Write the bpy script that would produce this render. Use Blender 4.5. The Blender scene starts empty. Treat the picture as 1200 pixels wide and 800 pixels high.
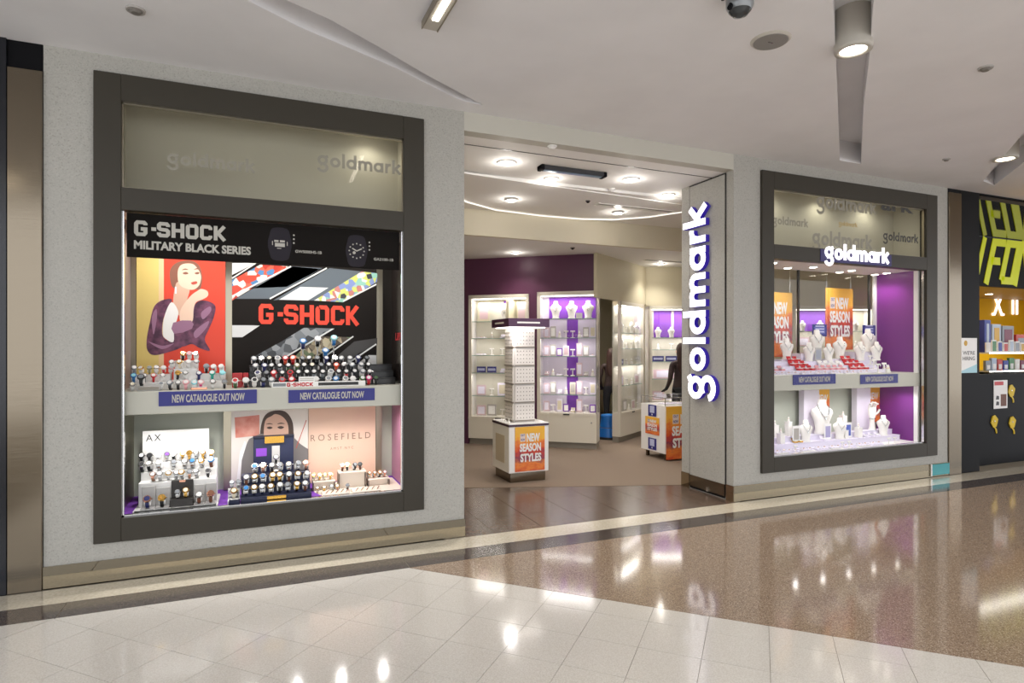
import bpy, bmesh, math, random
from mathutils import Vector, Matrix, geometry
random.seed(7)
S = bpy.context.scene
COL = S.collection
# ------------------------------------------------------------------ camera, world, exposure
CAM = (0.0, -4.87, 1.6); FPX = 706.0; HY = 407.0
ANG = math.atan2(1690, 706)
cd = bpy.data.cameras.new('camera'); cam = bpy.data.objects.new('camera', cd); COL.objects.link(cam)
cam.location = CAM; cam.rotation_euler = (math.pi/2, 0, ANG - math.pi/2)
cd.sensor_width = 36; cd.lens = 36*FPX/1200; cd.shift_y = (HY-400)/1200; cd.clip_start = .05
S.camera = cam
W = bpy.data.worlds.new('mall_ambient'); S.world = W; W.use_nodes = True
W.node_tree.nodes['Background'].inputs[0].default_value = (.96, .98, 1.02, 1)
W.node_tree.nodes['Background'].inputs[1].default_value = 2.1
S.view_settings.view_transform = 'Standard'; S.view_settings.look = 'None'
S.view_settings.exposure = 0.0; S.view_settings.gamma = 1; S.view_settings.use_curve_mapping = False
S.cycles.max_bounces = 9; S.cycles.diffuse_bounces = 4; S.cycles.glossy_bounces = 5
S.cycles.transparent_max_bounces = 24; S.cycles.caustics_reflective = False; S.cycles.caustics_refractive = False
S.cycles.sample_clamp_indirect = 6

# ------------------------------------------------------------------ geometry of the view: real positions on real planes
fx, fy = math.cos(ANG), math.sin(ANG)
def _d(px):
    t = (px-600)/FPX; return fx+t*fy, fy-t*fx
def at(px, py, Y):
    dx, dy = _d(px); s = (Y-CAM[1])/dy; return Vector((s*dx, Y, 1.6+s*(HY-py)/FPX))
def atz(px, py, Z=0.):
    dx, dy = _d(px); s = (Z-1.6)*FPX/(HY-py); return Vector((s*dx, s*dy+CAM[1], Z))
def xat(px, Y): return at(px, HY, Y).x

# ------------------------------------------------------------------ materials
def lin(h):
    h = h.lstrip('#'); out = []
    for i in (0, 2, 4):
        c = int(h[i:i+2], 16)/255; out.append(c/12.92 if c <= .04045 else ((c+.055)/1.055)**2.4)
    return (*out, 1)
MATS = {}
def mat(name, col='#808080', rough=.5, metal=0., emit=None, es=0., spec=.5, coat=0., alpha=1.):
    if name in MATS: return MATS[name]
    m = bpy.data.materials.new(name); m.use_nodes = True; b = m.node_tree.nodes['Principled BSDF']
    b.inputs['Base Color'].default_value = lin(col) if isinstance(col, str) else col
    b.inputs['Roughness'].default_value = rough; b.inputs['Metallic'].default_value = metal
    b.inputs['Specular IOR Level'].default_value = spec; b.inputs['Coat Weight'].default_value = coat
    if emit: b.inputs['Emission Color'].default_value = lin(emit); b.inputs['Emission Strength'].default_value = es
    b.inputs['Alpha'].default_value = alpha
    MATS[name] = m; return m
def nodes(m): return m.node_tree.nodes, m.node_tree.links, m.node_tree.nodes['Principled BSDF']
def tex(m, kind, **kw):
    N, L, b = nodes(m); t = N.new(kind)
    for k, v in kw.items():
        if k in t.inputs: t.inputs[k].default_value = v
        else: setattr(t, k, v)
    return t
def coords(m, which='Object'):
    N, L, b = nodes(m); c = N.new('ShaderNodeTexCoord'); return c.outputs[which]
def ramp(m, fac, stops, interp='LINEAR'):
    N, L, b = nodes(m); r = N.new('ShaderNodeValToRGB'); r.color_ramp.interpolation = interp
    e = r.color_ramp.elements
    while len(e) < len(stops): e.new(.5)
    for i, (p, c) in enumerate(stops):
        e[i].position = p; e[i].color = lin(c) if isinstance(c, str) else c
    L.new(fac, r.inputs[0]); return r.outputs[0]
def speckle(m, c1, c2, scale, lo=.35, hi=.65, target='Base Color', detail=4, bump=0):
    N, L, b = nodes(m); t = tex(m, 'ShaderNodeTexNoise', Scale=scale, Detail=detail)
    L.new(coords(m), t.inputs['Vector']); o = ramp(m, t.outputs[0], [(lo, c1), (hi, c2)]); L.new(o, b.inputs[target])
    if bump:
        bp = N.new('ShaderNodeBump'); bp.inputs['Strength'].default_value = bump; bp.inputs['Distance'].default_value = .003
        L.new(t.outputs[0], bp.inputs['Height']); L.new(bp.outputs[0], b.inputs['Normal'])
    return t
def glassmat(name, tint=(1, 1, 1, 1), ior=1.45, rough=0.0, coat=0.):
    m = bpy.data.materials.new(name); m.use_nodes = True; N, L = m.node_tree.nodes, m.node_tree.links
    N.remove(N['Principled BSDF']); o = N['Material Output']
    f = N.new('ShaderNodeFresnel'); gi = N.new('ShaderNodeNewGeometry'); mi = N.new('ShaderNodeMath'); mi.operation = 'MULTIPLY_ADD'
    mi.inputs[1].default_value = 1/ior-ior; mi.inputs[2].default_value = ior; L.new(gi.outputs['Backfacing'], mi.inputs[0]); L.new(mi.outputs[0], f.inputs[0])   # same reflectance from both sides of the sheet
    t = N.new('ShaderNodeBsdfTransparent'); t.inputs[0].default_value = tint
    g = N.new('ShaderNodeBsdfGlossy'); g.inputs['Roughness'].default_value = rough
    x = N.new('ShaderNodeMixShader'); sb = N.new('ShaderNodeMath'); sb.operation = 'SUBTRACT'; sb.use_clamp = True; sb.inputs[1].default_value = coat; L.new(f.outputs[0], sb.inputs[0]); L.new(sb.outputs[0], x.inputs[0]);   # coat: anti-reflective coating of display glass
    L.new(t.outputs[0], x.inputs[1]); L.new(g.outputs[0], x.inputs[2])
    L.new(x.outputs[0], o.inputs[0]); MATS[name] = m; return m

wallM = mat('mosaic_plaster', '#bcb8ad', .42)
N, L, b = nodes(wallM); c = coords(wallM)
v = tex(wallM, 'ShaderNodeTexVoronoi', Scale=130.); L.new(c, v.inputs['Vector'])
L.new(ramp(wallM, v.outputs['Color'], [(.0, '#a5a39c'), (.5, '#aeaca5'), (1, '#b6b4ad')]), b.inputs['Base Color'])
L.new(ramp(wallM, v.outputs['Color'], [(.1, (.12,)*3+(1,)), (.3, (.55,)*3+(1,))]), b.inputs['Roughness'])
bp = N.new('ShaderNodeBump'); bp.inputs['Strength'].default_value = .55; bp.inputs['Distance'].default_value = .004
L.new(v.outputs['Color'], bp.inputs['Height']); L.new(bp.outputs[0], b.inputs['Normal'])
frameM = mat('charcoal_frame', '#3b372f', .42, spec=.3)
steelM = mat('brushed_steel', '#7f7566', .2, 1.)
N, L, b = nodes(steelM); mp = N.new('ShaderNodeMapping'); mp.inputs['Scale'].default_value = (2, 2, 160); L.new(coords(steelM), mp.inputs[0])
t = tex(steelM, 'ShaderNodeTexNoise', Scale=3., Detail=3); L.new(mp.outputs[0], t.inputs[0])
L.new(ramp(steelM, t.outputs[0], [(.3, (.10,)*3+(1,)), (.7, (.22,)*3+(1,))]), b.inputs['Roughness'])
skirtM = mat('skirting_steel', '#a0957f', .06, 1.)
blackM = mat('gloss_black', '#0e0e11', .5, spec=.12)
ceilM = mat('ceiling_paint', '#e9e8ea', .8); speckle(ceilM, '#e7e6e8', '#ecebed', 2.)
soffM = mat('ceiling_white', '#f3f1ee', .75)
beigeM = mat('beige_wall_paint', '#cfc6ab', .6)
purpleM = mat('plum_wall_paint', '#552a46', .45)
violetM = mat('violet_panel', '#7b2f86', .3)
cabM = mat('cream_laminate', '#dcd5c6', .35)
whiteM = mat('white_gloss', '#f1efec', .25); mattW = mat('white_matt', '#eceae8', .6)
lilacM = mat('lilac_white', '#e6e0f0', .5)
fasciaM = mat('shelf_fascia', '#c3c1b6', .4)
sageM = mat('sage_panel', '#b9bdae', .5)
silverM = mat('silver', '#d8d8d8', .15, 1.); goldM = mat('gold', '#d9a84e', .2, 1.); rosegM = mat('rose_gold', '#d99a80', .2, 1.)
postM = mat('champagne_metal', '#a89f8d', .3, 1.)
woodM = mat('mauve_laminate', '#8a7a78', .4)
glassM = glassmat('clear_glass', ior=1.3); paneM = glassmat('shopfront_glass', (.98, .985, .975, 1), 1.2, .02, .0095); edgeM = mat('glass_edge', '#7fae9f', .15, spec=.6)
frostM = glassmat('tinted_transom_glass', (.9, .9, .86, 1), 1.35, .03)
blueM = mat('banner_blue', '#2b2c80', .45); navyM = mat('navy', '#1d2340', .4); whiteP = mat('print_white', '#f2f0ee', .5)
greyP = mat('print_grey', '#bdb9b1', .5); blackP = mat('print_black', '#1c1a1a', .4); redP = mat('print_red', '#f0452a', .45)
lampE = mat('lamp_glow', '#ffffff', .5, emit='#fff4e2', es=14.); stripE = mat('led_strip', '#ffffff', .5, emit='#fffaf0', es=7.)
signE = mat('sign_face_lit', '#ffffff', .4, emit='#fbf6ff', es=1.5); signS = mat('sign_return_violet', '#2c1a8a', .4, emit='#2a1590', es=.5)
creamT = mat('cream_tile', '#cfcac2', .10, spec=.6); speckle(creamT, '#c7c1b8', '#d8d4cd', 140., .35, .65)
creamB = mat('cream_border_stone', '#c9c0ae', .13); speckle(creamB, '#c0b6a2', '#d2cab9', 60.)
groutM = mat('grout', '#8d8475', .6)
brownT = mat('brown_terrazzo', '#8c7763', .085, spec=.6); 
N, L, b = nodes(brownT); v = tex(brownT, 'ShaderNodeTexVoronoi', Scale=210.); L.new(coords(brownT), v.inputs['Vector'])
L.new(ramp(brownT, v.outputs['Color'], [(.1, '#625145'), (.35, '#8f7a67'), (.7, '#9d8975'), (.95, '#c2b3a1')]), b.inputs['Base Color'])
darkS = mat('dark_stone', '#4c433f', .12); speckle(darkS, '#423a37', '#574d48', 80.)
entryT = mat('entry_tile', '#5d4d42', .22); speckle(entryT, '#54453b', '#66564a', 12., .3, .7)
carpetM = mat('taupe_carpet', '#7b6a5a', .9); speckle(carpetM, '#6f5f50', '#887767', 220., .3, .7, bump=.4)

# ------------------------------------------------------------------ mesh helpers
class MB:
    def __init__(s): s.v = []; s.f = []; s.sm = []
    def add(s, vs, fs, smooth=False):
        o = len(s.v); s.v += [tuple(p) for p in vs]; s.f += [tuple(i+o for i in f) for f in fs]; s.sm += [smooth]*len(fs); return s
    def box(s, x0, x1, y0, y1, z0, z1, bev=0.):
        if bev <= 0:
            return s.add([(x, y, z) for z in (z0, z1) for y in (y0, y1) for x in (x0, x1)],
                  [(0, 2, 3, 1), (4, 5, 7, 6), (0, 1, 5, 4), (2, 6, 7, 3), (0, 4, 6, 2), (1, 3, 7, 5)])
        bm = bmesh.new(); bmesh.ops.create_cube(bm, size=1)
        for q in bm.verts: q.co = Vector(((x0+x1)/2+q.co.x*(x1-x0), (y0+y1)/2+q.co.y*(y1-y0), (z0+z1)/2+q.co.z*(z1-z0)))
        bmesh.ops.bevel(bm, geom=bm.edges[:], offset=bev, segments=1, affect='EDGES', profile=.5)
        bm.verts.index_update(); s.add([q.co[:] for q in bm.verts], [[q.index for q in f.verts] for f in bm.faces]); bm.free(); return s
    def cyl(s, p0, p1, r0, r1=None, n=16, caps=True):
        r1 = r0 if r1 is None else r1; p0, p1 = Vector(p0), Vector(p1); a = (p1-p0).normalized()
        u = a.orthogonal().normalized(); w = a.cross(u); vs = []
        for p, r in ((p0, r0), (p1, r1)):
            vs += [p+(u*math.cos(2*math.pi*k/n)+w*math.sin(2*math.pi*k/n))*r for k in range(n)]
        s.add(vs, [(k, (k+1) % n, n+(k+1) % n, n+k) for k in range(n)], n > 8)
        if caps: s.add(vs, [tuple(range(n-1, -1, -1)), tuple(range(n, 2*n))])
        return s
    def rings(s, lv, n=14, c=(0, 0), caps=True):     # stacked ellipses (z, rx, ry[, cx, cy])
        vs = []
        for l in lv:
            z, rx, ry = l[:3]; cx, cy = (l[3], l[4]) if len(l) > 3 else (0, 0)
            vs += [(c[0]+cx+rx*math.cos(2*math.pi*k/n), c[1]+cy+ry*math.sin(2*math.pi*k/n), z) for k in range(n)]
        m = len(lv)
        s.add(vs, [(i*n+k, i*n+(k+1) % n, (i+1)*n+(k+1) % n, (i+1)*n+k) for i in range(m-1) for k in range(n)], True)
        if caps: s.add(vs, [tuple(range(n-1, -1, -1)), tuple((m-1)*n+k for k in range(n))])
        return s
    def tube(s, pts, r, n=6):
        pts = [Vector(p) for p in pts]; vs = []
        for i, p in enumerate(pts):
            a = (pts[min(i+1, len(pts)-1)]-pts[max(i-1, 0)]).normalized(); u = a.cross(Vector((.13, .31, .94))).normalized(); w = a.cross(u)
            vs += [p+(u*math.cos(2*math.pi*k/n)+w*math.sin(2*math.pi*k/n))*r for k in range(n)]
        m = len(pts); s.add(vs, [(i*n+k, i*n+(k+1) % n, (i+1)*n+(k+1) % n, (i+1)*n+k) for i in range(m-1) for k in range(n)], True)
        return s.add(vs, [tuple(range(n-1, -1, -1)), tuple((m-1)*n+k for k in range(n))])
    def prism(s, poly, O, u, v, n, th):              # extruded 2D outline: back at O, front at O+n*th
        O, u, v, n = Vector(O), Vector(u), Vector(v), Vector(n); k = len(poly)
        A = [O+u*p[0]+v*p[1] for p in poly]; B = [p+n*th for p in A]
        flip = (u.cross(v).dot(n) < 0) != (sum(poly[i][0]*poly[(i+1) % k][1]-poly[(i+1) % k][0]*poly[i][1] for i in range(k)) < 0)
        tri = geometry.tessellate_polygon([[Vector((p[0], p[1], 0)) for p in poly]])
        fs = [tuple(i+k for i in t) for t in tri]+[tuple(reversed(t)) for t in tri]
        fs += [(i, (i+1) % k, k+(i+1) % k, k+i) for i in range(k)]
        return s.add(A+B, fs)
    def ribbon(s, pts, w, O, u, v, n, th, closed=False):   # thick stroke along a 2D path
        O, u, v, n = Vector(O), Vector(u), Vector(v), Vector(n); m = len(pts); P = [Vector(p) for p in pts]; Lp = []; Rp = []
        for i in range(m):
            a = P[i]-P[i-1] if (i > 0 or closed) else None; c = P[(i+1) % m]-P[i] if (i < m-1 or closed) else None
            if a is None: t = c.normalized(); q = Vector((-t.y, t.x))*w/2
            elif c is None: t = a.normalized(); q = Vector((-t.y, t.x))*w/2
            else:
                a = a.normalized(); c = c.normalized(); q = Vector((-(a+c).y, (a+c).x)).normalized(); q = q*(w/2/max(.45, q.dot(Vector((-c.y, c.x)))))
            Lp.append(P[i]+q); Rp.append(P[i]-q)
        vs = [O+u*p.x+v*p.y+n*d for d in (0, th) for p in Lp+Rp]; fs = []
        for i in range(m if closed else m-1):
            j = (i+1) % m; a, c, e, g = i, j, m+j, m+i; k = 2*m
            fs += [(a+k, c+k, e+k, g+k), (a, g, e, c), (a, c, c+k, a+k), (g, g+k, e+k, e)]
        if not closed: k = 2*m; fs += [(0, k, k+m, m), (m-1, 2*m-1, k+2*m-1, k+m-1)]
        return s.add(vs, fs)
ROOT = {}
def _mesh(name, mb, m, off=None, inv=None):
    me = bpy.data.meshes.new(name); V = mb.v
    if inv is not None: V = [tuple(inv @ Vector(p)) for p in V]
    elif off is not None: V = [(p[0]-off[0], p[1]-off[1], p[2]-off[2]) for p in V]
    me.from_pydata(V, [], mb.f); me.polygons.foreach_set('use_smooth', mb.sm); me.update()
    if m: me.materials.append(m)
    return me
def props(o, label=None, cat=None, group=None, kind=None):
    if label: o['label'] = label
    if cat: o['category'] = cat
    if group: o['group'] = group
    if kind: o['kind'] = kind
    return o
def thing(name, label=None, cat=None, loc=(0, 0, 0), rz=0, group=None, kind=None, scale=1.):
    o = bpy.data.objects.new(name, None); COL.objects.link(o); o.location = loc; o.rotation_euler = (0, 0, rz); o.scale = (scale,)*3
    o.empty_display_size = .05
    ROOT[o.name] = Matrix.Translation(Vector(loc)) @ Matrix.Rotation(rz, 4, 'Z') @ Matrix.Scale(scale, 4)
    return props(o, label, cat, group, kind)
def part(name, mb, m, parent, world=True, label=None, kind=None):
    M = ROOT[parent.name]
    me = mb if isinstance(mb, bpy.types.Mesh) else _mesh(name, mb, m, inv=(M.inverted() if world else None))
    o = bpy.data.objects.new(name, me); COL.objects.link(o); o.parent = parent; ROOT[o.name] = M
    return props(o, label, None, None, kind)
def single(name, mb, m, label=None, cat=None, group=None, kind=None):
    xs, ys, zs = zip(*mb.v); off = ((min(xs)+max(xs))/2, (min(ys)+max(ys))/2, min(zs))
    o = bpy.data.objects.new(name, _mesh(name, mb, m, off=off)); COL.objects.link(o); o.location = off
    ROOT[o.name] = Matrix.Translation(Vector(off)); return props(o, label, cat, group, kind)
def B(*a, **k): return MB().box(*a, **k)
UX, UZ, NY = (1, 0, 0), (0, 0, 1), (0, -1, 0)

_tc = {}
def text2d(s, bold=0.):
    k = (s, bold)
    if k in _tc: return _tc[k]
    cu = bpy.data.curves.new('t', 'FONT'); cu.body = s; cu.size = 1; cu.offset = bold; cu.resolution_u = 3; cu.fill_mode = 'FRONT'
    o = bpy.data.objects.new('t', cu); COL.objects.link(o); dg = bpy.context.evaluated_depsgraph_get(); dg.update()
    me = bpy.data.meshes.new_from_object(o.evaluated_get(dg)); V = [(p.co.x, p.co.y) for p in me.vertices]; Fs = [tuple(p.vertices) for p in me.polygons]
    bpy.data.objects.remove(o); bpy.data.curves.remove(cu); bpy.data.meshes.remove(me)
    x0 = min(p[0] for p in V); x1 = max(p[0] for p in V); y0 = min(p[1] for p in V); y1 = max(p[1] for p in V)
    V = [((p[0]-x0)/(x1-x0), (p[1]-y0)/(y1-y0)) for p in V]; _tc[k] = (V, Fs); return _tc[k]
def lettering(s, O, u, v, n, w, h, bold=.0, lift=.002):
    V, Fs = text2d(s, bold); O, u, v, n = Vector(O), Vector(u), Vector(v), Vector(n)
    if (u.cross(v)).dot(n) < 0: Fs = [tuple(reversed(f)) for f in Fs]
    return MB().add([O+u*(p[0]*w)+v*(p[1]*h)+n*lift for p in V], Fs)

def arc(cx, cy, r, a0, a1, n=14, ry=None):
    ry = r if ry is None else ry
    return [(cx+r*math.cos(math.radians(a0+(a1-a0)*i/n)), cy+ry*math.sin(math.radians(a0+(a1-a0)*i/n))) for i in range(n+1)]
def logo_strokes():            # the shop's rounded lower-case wordmark: list of (path, closed); x-height 1
    out = []; x = 0
    out += [(arc(.5, .62, .36, 0, 360, 20)[:-1], True), (arc(.5, -.12, .42, 125, -170, 16, .36), False), ([(.74, .9), (1.0, 1.06)], False)]; x = 1.22
    ring = lambda x: (arc(x+.5, .5, .37, 0, 360, 20)[:-1], True)
    out.append(ring(x)); x += 1.16
    out.append(([(x+.14, .0), (x+.14, 1.45)], False)); x += .42
    out += [ring(x), ([(x+.87, 0), (x+.87, 1.45)], False)]; x += 1.18
    out += [([(x+.14, 0), (x+.14, 1)], False), ([(x+.14, .55)]+arc(x+.44, .6, .28, 180, 0, 8)+[(x+.72, 0)], False), ([(x+.72, .55)]+arc(x+1.02, .6, .28, 180, 0, 8)+[(x+1.3, 0)], False)]; x += 1.56
    out += [ring(x), ([(x+.87, 0), (x+.87, 1)], False)]; x += 1.18
    out += [([(x+.14, 0), (x+.14, 1)], False), ([(x+.14, .5)]+arc(x+.5, .55, .34, 180, 75, 6), False)]; x += .72
    out += [([(x+.14, 0), (x+.14, 1.45)], False), ([(x+.2, .42), (x+.82, 1.0)], False), ([(x+.36, .55), (x+.86, 0)], False)]; x += .95
    return out, x
def logo(O, u, v, n, w, th=.0015, sw=.27, base=0.):
    st, W_ = logo_strokes(); k = w/W_; mb = MB()
    for i, (p, cl) in enumerate(st): mb.ribbon([(a*k, c*k) for a, c in p], sw*k, Vector(O)+Vector(n)*base, u, v, n, th+(i % 5)*.0004, cl)
    return mb
def block_logo(O, u, v, n, w, h, base=.002):       # heavy octagonal capitals of the watch brand
    L_ = {'G': [[(.93, .78), (.93, .88), (.8, 1), (.2, 1), (.07, .87), (.07, .13), (.2, 0), (.8, 0), (.93, .13), (.93, .45), (.5, .45)]],
          '-': [[(.1, .5), (.55, .5)]],
          'S': [[(.93, .76), (.93, .88), (.8, 1), (.2, 1), (.07, .88), (.07, .62), (.2, .52), (.8, .48), (.93, .38), (.93, .12), (.8, 0), (.2, 0), (.07, .12), (.07, .24)]],
          'H': [[(.07, -.13), (.07, 1.13)], [(.93, -.13), (.93, 1.13)], [(.07, .5), (.93, .5)]],
          'O': [[(.2, 1), (.07, .87), (.07, .13), (.2, 0), (.8, 0), (.93, .13), (.93, .87), (.8, 1), (.2, 1)]],
          'C': [[(.93, .75), (.93, .88), (.8, 1), (.2, 1), (.07, .87), (.07, .13), (.2, 0), (.8, 0), (.93, .12), (.93, .25)]],
          'K': [[(.07, -.13), (.07, 1.13)], [(.95, 1.13), (.3, .5), (.98, -.13)]]}
    adv = {'-': .75}; tot = sum(adv.get(c, 1.38) for c in 'G-SHOCK')-.38; mb = MB(); x = .13; kx = w/(tot+.26); ky = h/1.26
    for c in 'G-SHOCK':
        for i, p in enumerate(L_[c]): mb.ribbon([((x+a)*kx, (.13+q)*ky) for a, q in p], .38*min(kx, ky*.95), Vector(O)+Vector(n)*base, u, v, n, .001+i*.0005)
        x += adv.get(c, 1.38)
    return mb
def spline(pts, n=6):
    out = []; m = len(pts)
    for i in range(m):
        p0, p1, p2, p3 = (Vector(pts[(i+k-1) % m]) for k in range(4))
        for j in range(n):
            t = j/n; out.append(tuple(.5*((2*p1)+(p2-p0)*t+(2*p0-5*p1+4*p2-p3)*t*t+(3*p1-p0-3*p2+p3)*t**3)))
    return out
def ordinal(i): return ['first', 'second', 'third', 'fourth', 'fifth', 'sixth', 'seventh', 'eighth', 'ninth', 'tenth', 'eleventh', 'twelfth', 'thirteenth', 'fourteenth', 'fifteenth', 'sixteenth', 'seventeenth', 'eighteenth', 'nineteenth', 'twentieth', 'twenty-first', 'twenty-second'][i]
def lamp(kind, loc, energy, col=(1, .95, .86), rot=(0, 0, 0), size=.1, size_y=None, angle=100, blend=.6):
    l = bpy.data.lights.new('lamp_light', kind); o = bpy.data.objects.new('lamp_light', l); COL.objects.link(o); o.location = loc; o.rotation_euler = rot
    l.energy = energy; l.color = col
    if kind == 'AREA':
        l.size = size
        if size_y: l.shape = 'RECTANGLE'; l.size_y = size_y
    elif kind == 'SPOT': l.spot_size = math.radians(angle); l.spot_blend = blend; l.shadow_soft_size = size
    else: l.shadow_soft_size = size
    return o

# ------------------------------------------------------------------ floors
def clip(poly, planes):        # keep a*x+b*y<=c
    for a, b_, c_ in planes:
        out = []
        for i in range(len(poly)):
            p, q = poly[i-1], poly[i]; dp = a*p[0]+b_*p[1]-c_; dq = a*q[0]+b_*q[1]-c_
            if (dp <= 0) != (dq <= 0):
                t = dp/(dp-dq); out.append((p[0]+t*(q[0]-p[0]), p[1]+t*(q[1]-p[1])))
            if dq <= 0: out.append(q)
        poly = out
        if len(poly) < 3: return []
    return poly
floor = single('floor', B(-9, 22, -12, 9, -.12, -.004), groutM, kind='structure')
def slab(name, poly, m, parent=floor, z0=-.004, z1=0.): return part(name, MB().prism(poly, (0, 0, z0), UX, (0, 1, 0), UZ, z1-z0), m, parent)
slab('border_strip', [(-9, -.295), (22, -.295), (22, -.03), (-9, -.03)], creamB)
for x0, x1 in ((-9, -1.12), (-1.114, 1.0), (1.006, 22)): slab('dark_strip', [(x0, -.54), (x1, -.54), (x1, -.298), (x0, -.298)], darkS)
K = .325; c45 = math.sqrt(.5)
zone = [(0, 1, -.543), (1, 1, .452), (-1, 1, .575)]       # below the strip, left of the brown terrazzo, right of the far-left joint
view = [(1, 0, 5.2), (-1, 0, 2.2), (0, -1, 4.2)]
slab('terrazzo', clip([(.9, -.543), (22, -.543), (22, -12), (.9, -12)], [(-1, -1, -.458)]), brownT)
slab('beige_floor_field', clip([(-9, -.543), (-1, -.543), (-1, -12), (-9, -12)], [(1, -1, -.581)]), creamT)
for i in range(-14, 16):
    for j in range(-14, 16):
        cx, cy = i*K, j*K; q = []
        for a, b_ in ((0, 0), (K-.0025, 0), (K-.0025, K-.0025), (0, K-.0025)):
            p, r = cx+a, cy+b_; q.append(((p-r)*c45+.253, (p+r)*c45-1.928))
        q = clip(clip(q, zone), view)
        if len(q) > 2: slab('floor_tile', q, creamT, z1=random.uniform(-.0004, 0))
for pl in ([(1, 0, 5.2), (-1, 0, 2.2), (0, 1, -4.2)],):
    q = clip(clip([(-6, 0), (12, 0), (12, -12), (-6, -12)], pl), zone)
    if q: slab('tile_field', q, creamT, z1=-.0005)
# shop entry: dark tiles, then carpet
entry = [(-(1.67-.83), -(4.55-2.15), 1e9)]
ca = Vector((4.55-2.15, .83-1.67)); na = (-ca.y, ca.x); cc = na[0]*2.15+na[1]*1.67
for i in range(0, 7):
    for j in range(0, 5):
        x0 = 1.415+i*.455; y0 = -.03+j*.455
        q = clip([(x0, y0), (x0+.45, y0), (x0+.45, y0+.45), (x0, y0+.45)], [(na[0], na[1], cc)])
        if len(q) > 2: slab('entry_tile', q, entryT)
carp = clip([(1.3, -.03), (12.5, -.03), (12.5, 8), (1.3, 8)], [(-na[0], -na[1], -cc), (0, -1, -.7), (2.4, -3.98, 2.4*8.6-3.98*.33)])
single('floor', MB().prism(carp, (0, 0, -.003), UX, (0, 1, 0), UZ, .006), carpetM, kind='structure')

# ------------------------------------------------------------------ mall ceiling with recessed slots
def slot_poly(px): return [atz(x, y, 3.6).to_2d() for x, y in px]
slots = [[(3.02, -2.40), (2.3, -2.96), (2.55, -3.1), (3.26, -2.472), (3.963, -1.916), (4.626, -1.376), (6.042, -.277), (5.721, -.273), (4.51, -1.23)],
         [tuple(p) for p in slot_poly([(1200, 155), (1152, 212), (1165, 217), (1200, 190)])],
         [tuple(p) for p in slot_poly([(289, 0), (350, 31), (465, 80), (526, 111), (545, 119), (566, 123), (500, 88), (442, 54), (385, 22), (335, 0)])]]
s2 = slots[1]; dd = (Vector(s2[0])-Vector(s2[1])).normalized()*1.6; slots[1] = [tuple(Vector(s2[0])+dd), s2[0], s2[1], s2[2], s2[3], tuple(Vector(s2[3])+dd)]
slots[2] = slots[2]+[(-.7, -1.75), (-.95, -1.62)]
def ccw(p): return p if sum(p[i-1][0]*p[i][1]-p[i][0]*p[i-1][1] for i in range(len(p))) > 0 else p[::-1]
outer = [(-9, -5.4), (22, -5.4), (22, 0.02), (-9, 0.02)]
loops = [outer]+[ccw(s)[::-1] for s in slots]; flat = [p for l in loops for p in l]
tri = geometry.tessellate_polygon([[Vector((p[0], p[1], 0)) for p in l] for l in loops])
cm = MB(); fs = []
for t in tri:
    a, b_, c_ = (Vector(flat[i]) for i in t); fs.append(t if (b_-a).cross(c_-a) < 0 else tuple(reversed(t)))
cm.add([(p[0], p[1], 3.6) for p in flat], fs)
cm.box(-9, 22, -5.4, .02, 3.95, 4.0)
ceiling = single('ceiling', cm, ceilM, kind='structure')
for s, h in zip(slots, (.22, .2, .16)):
    s = ccw(s); k = len(s); mb = MB(); V = [(p[0], p[1], 3.6) for p in s]+[(p[0], p[1], 3.6+h) for p in s]
    mb.add(V, [(i, k+i, k+(i+1) % k, (i+1) % k) for i in range(k)]+[tuple(i+k for i in t) for t in geometry.tessellate_polygon([[Vector((*p, 0)) for p in s]])])
    part('light_slot', mb, ceilM, ceiling)

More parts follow.
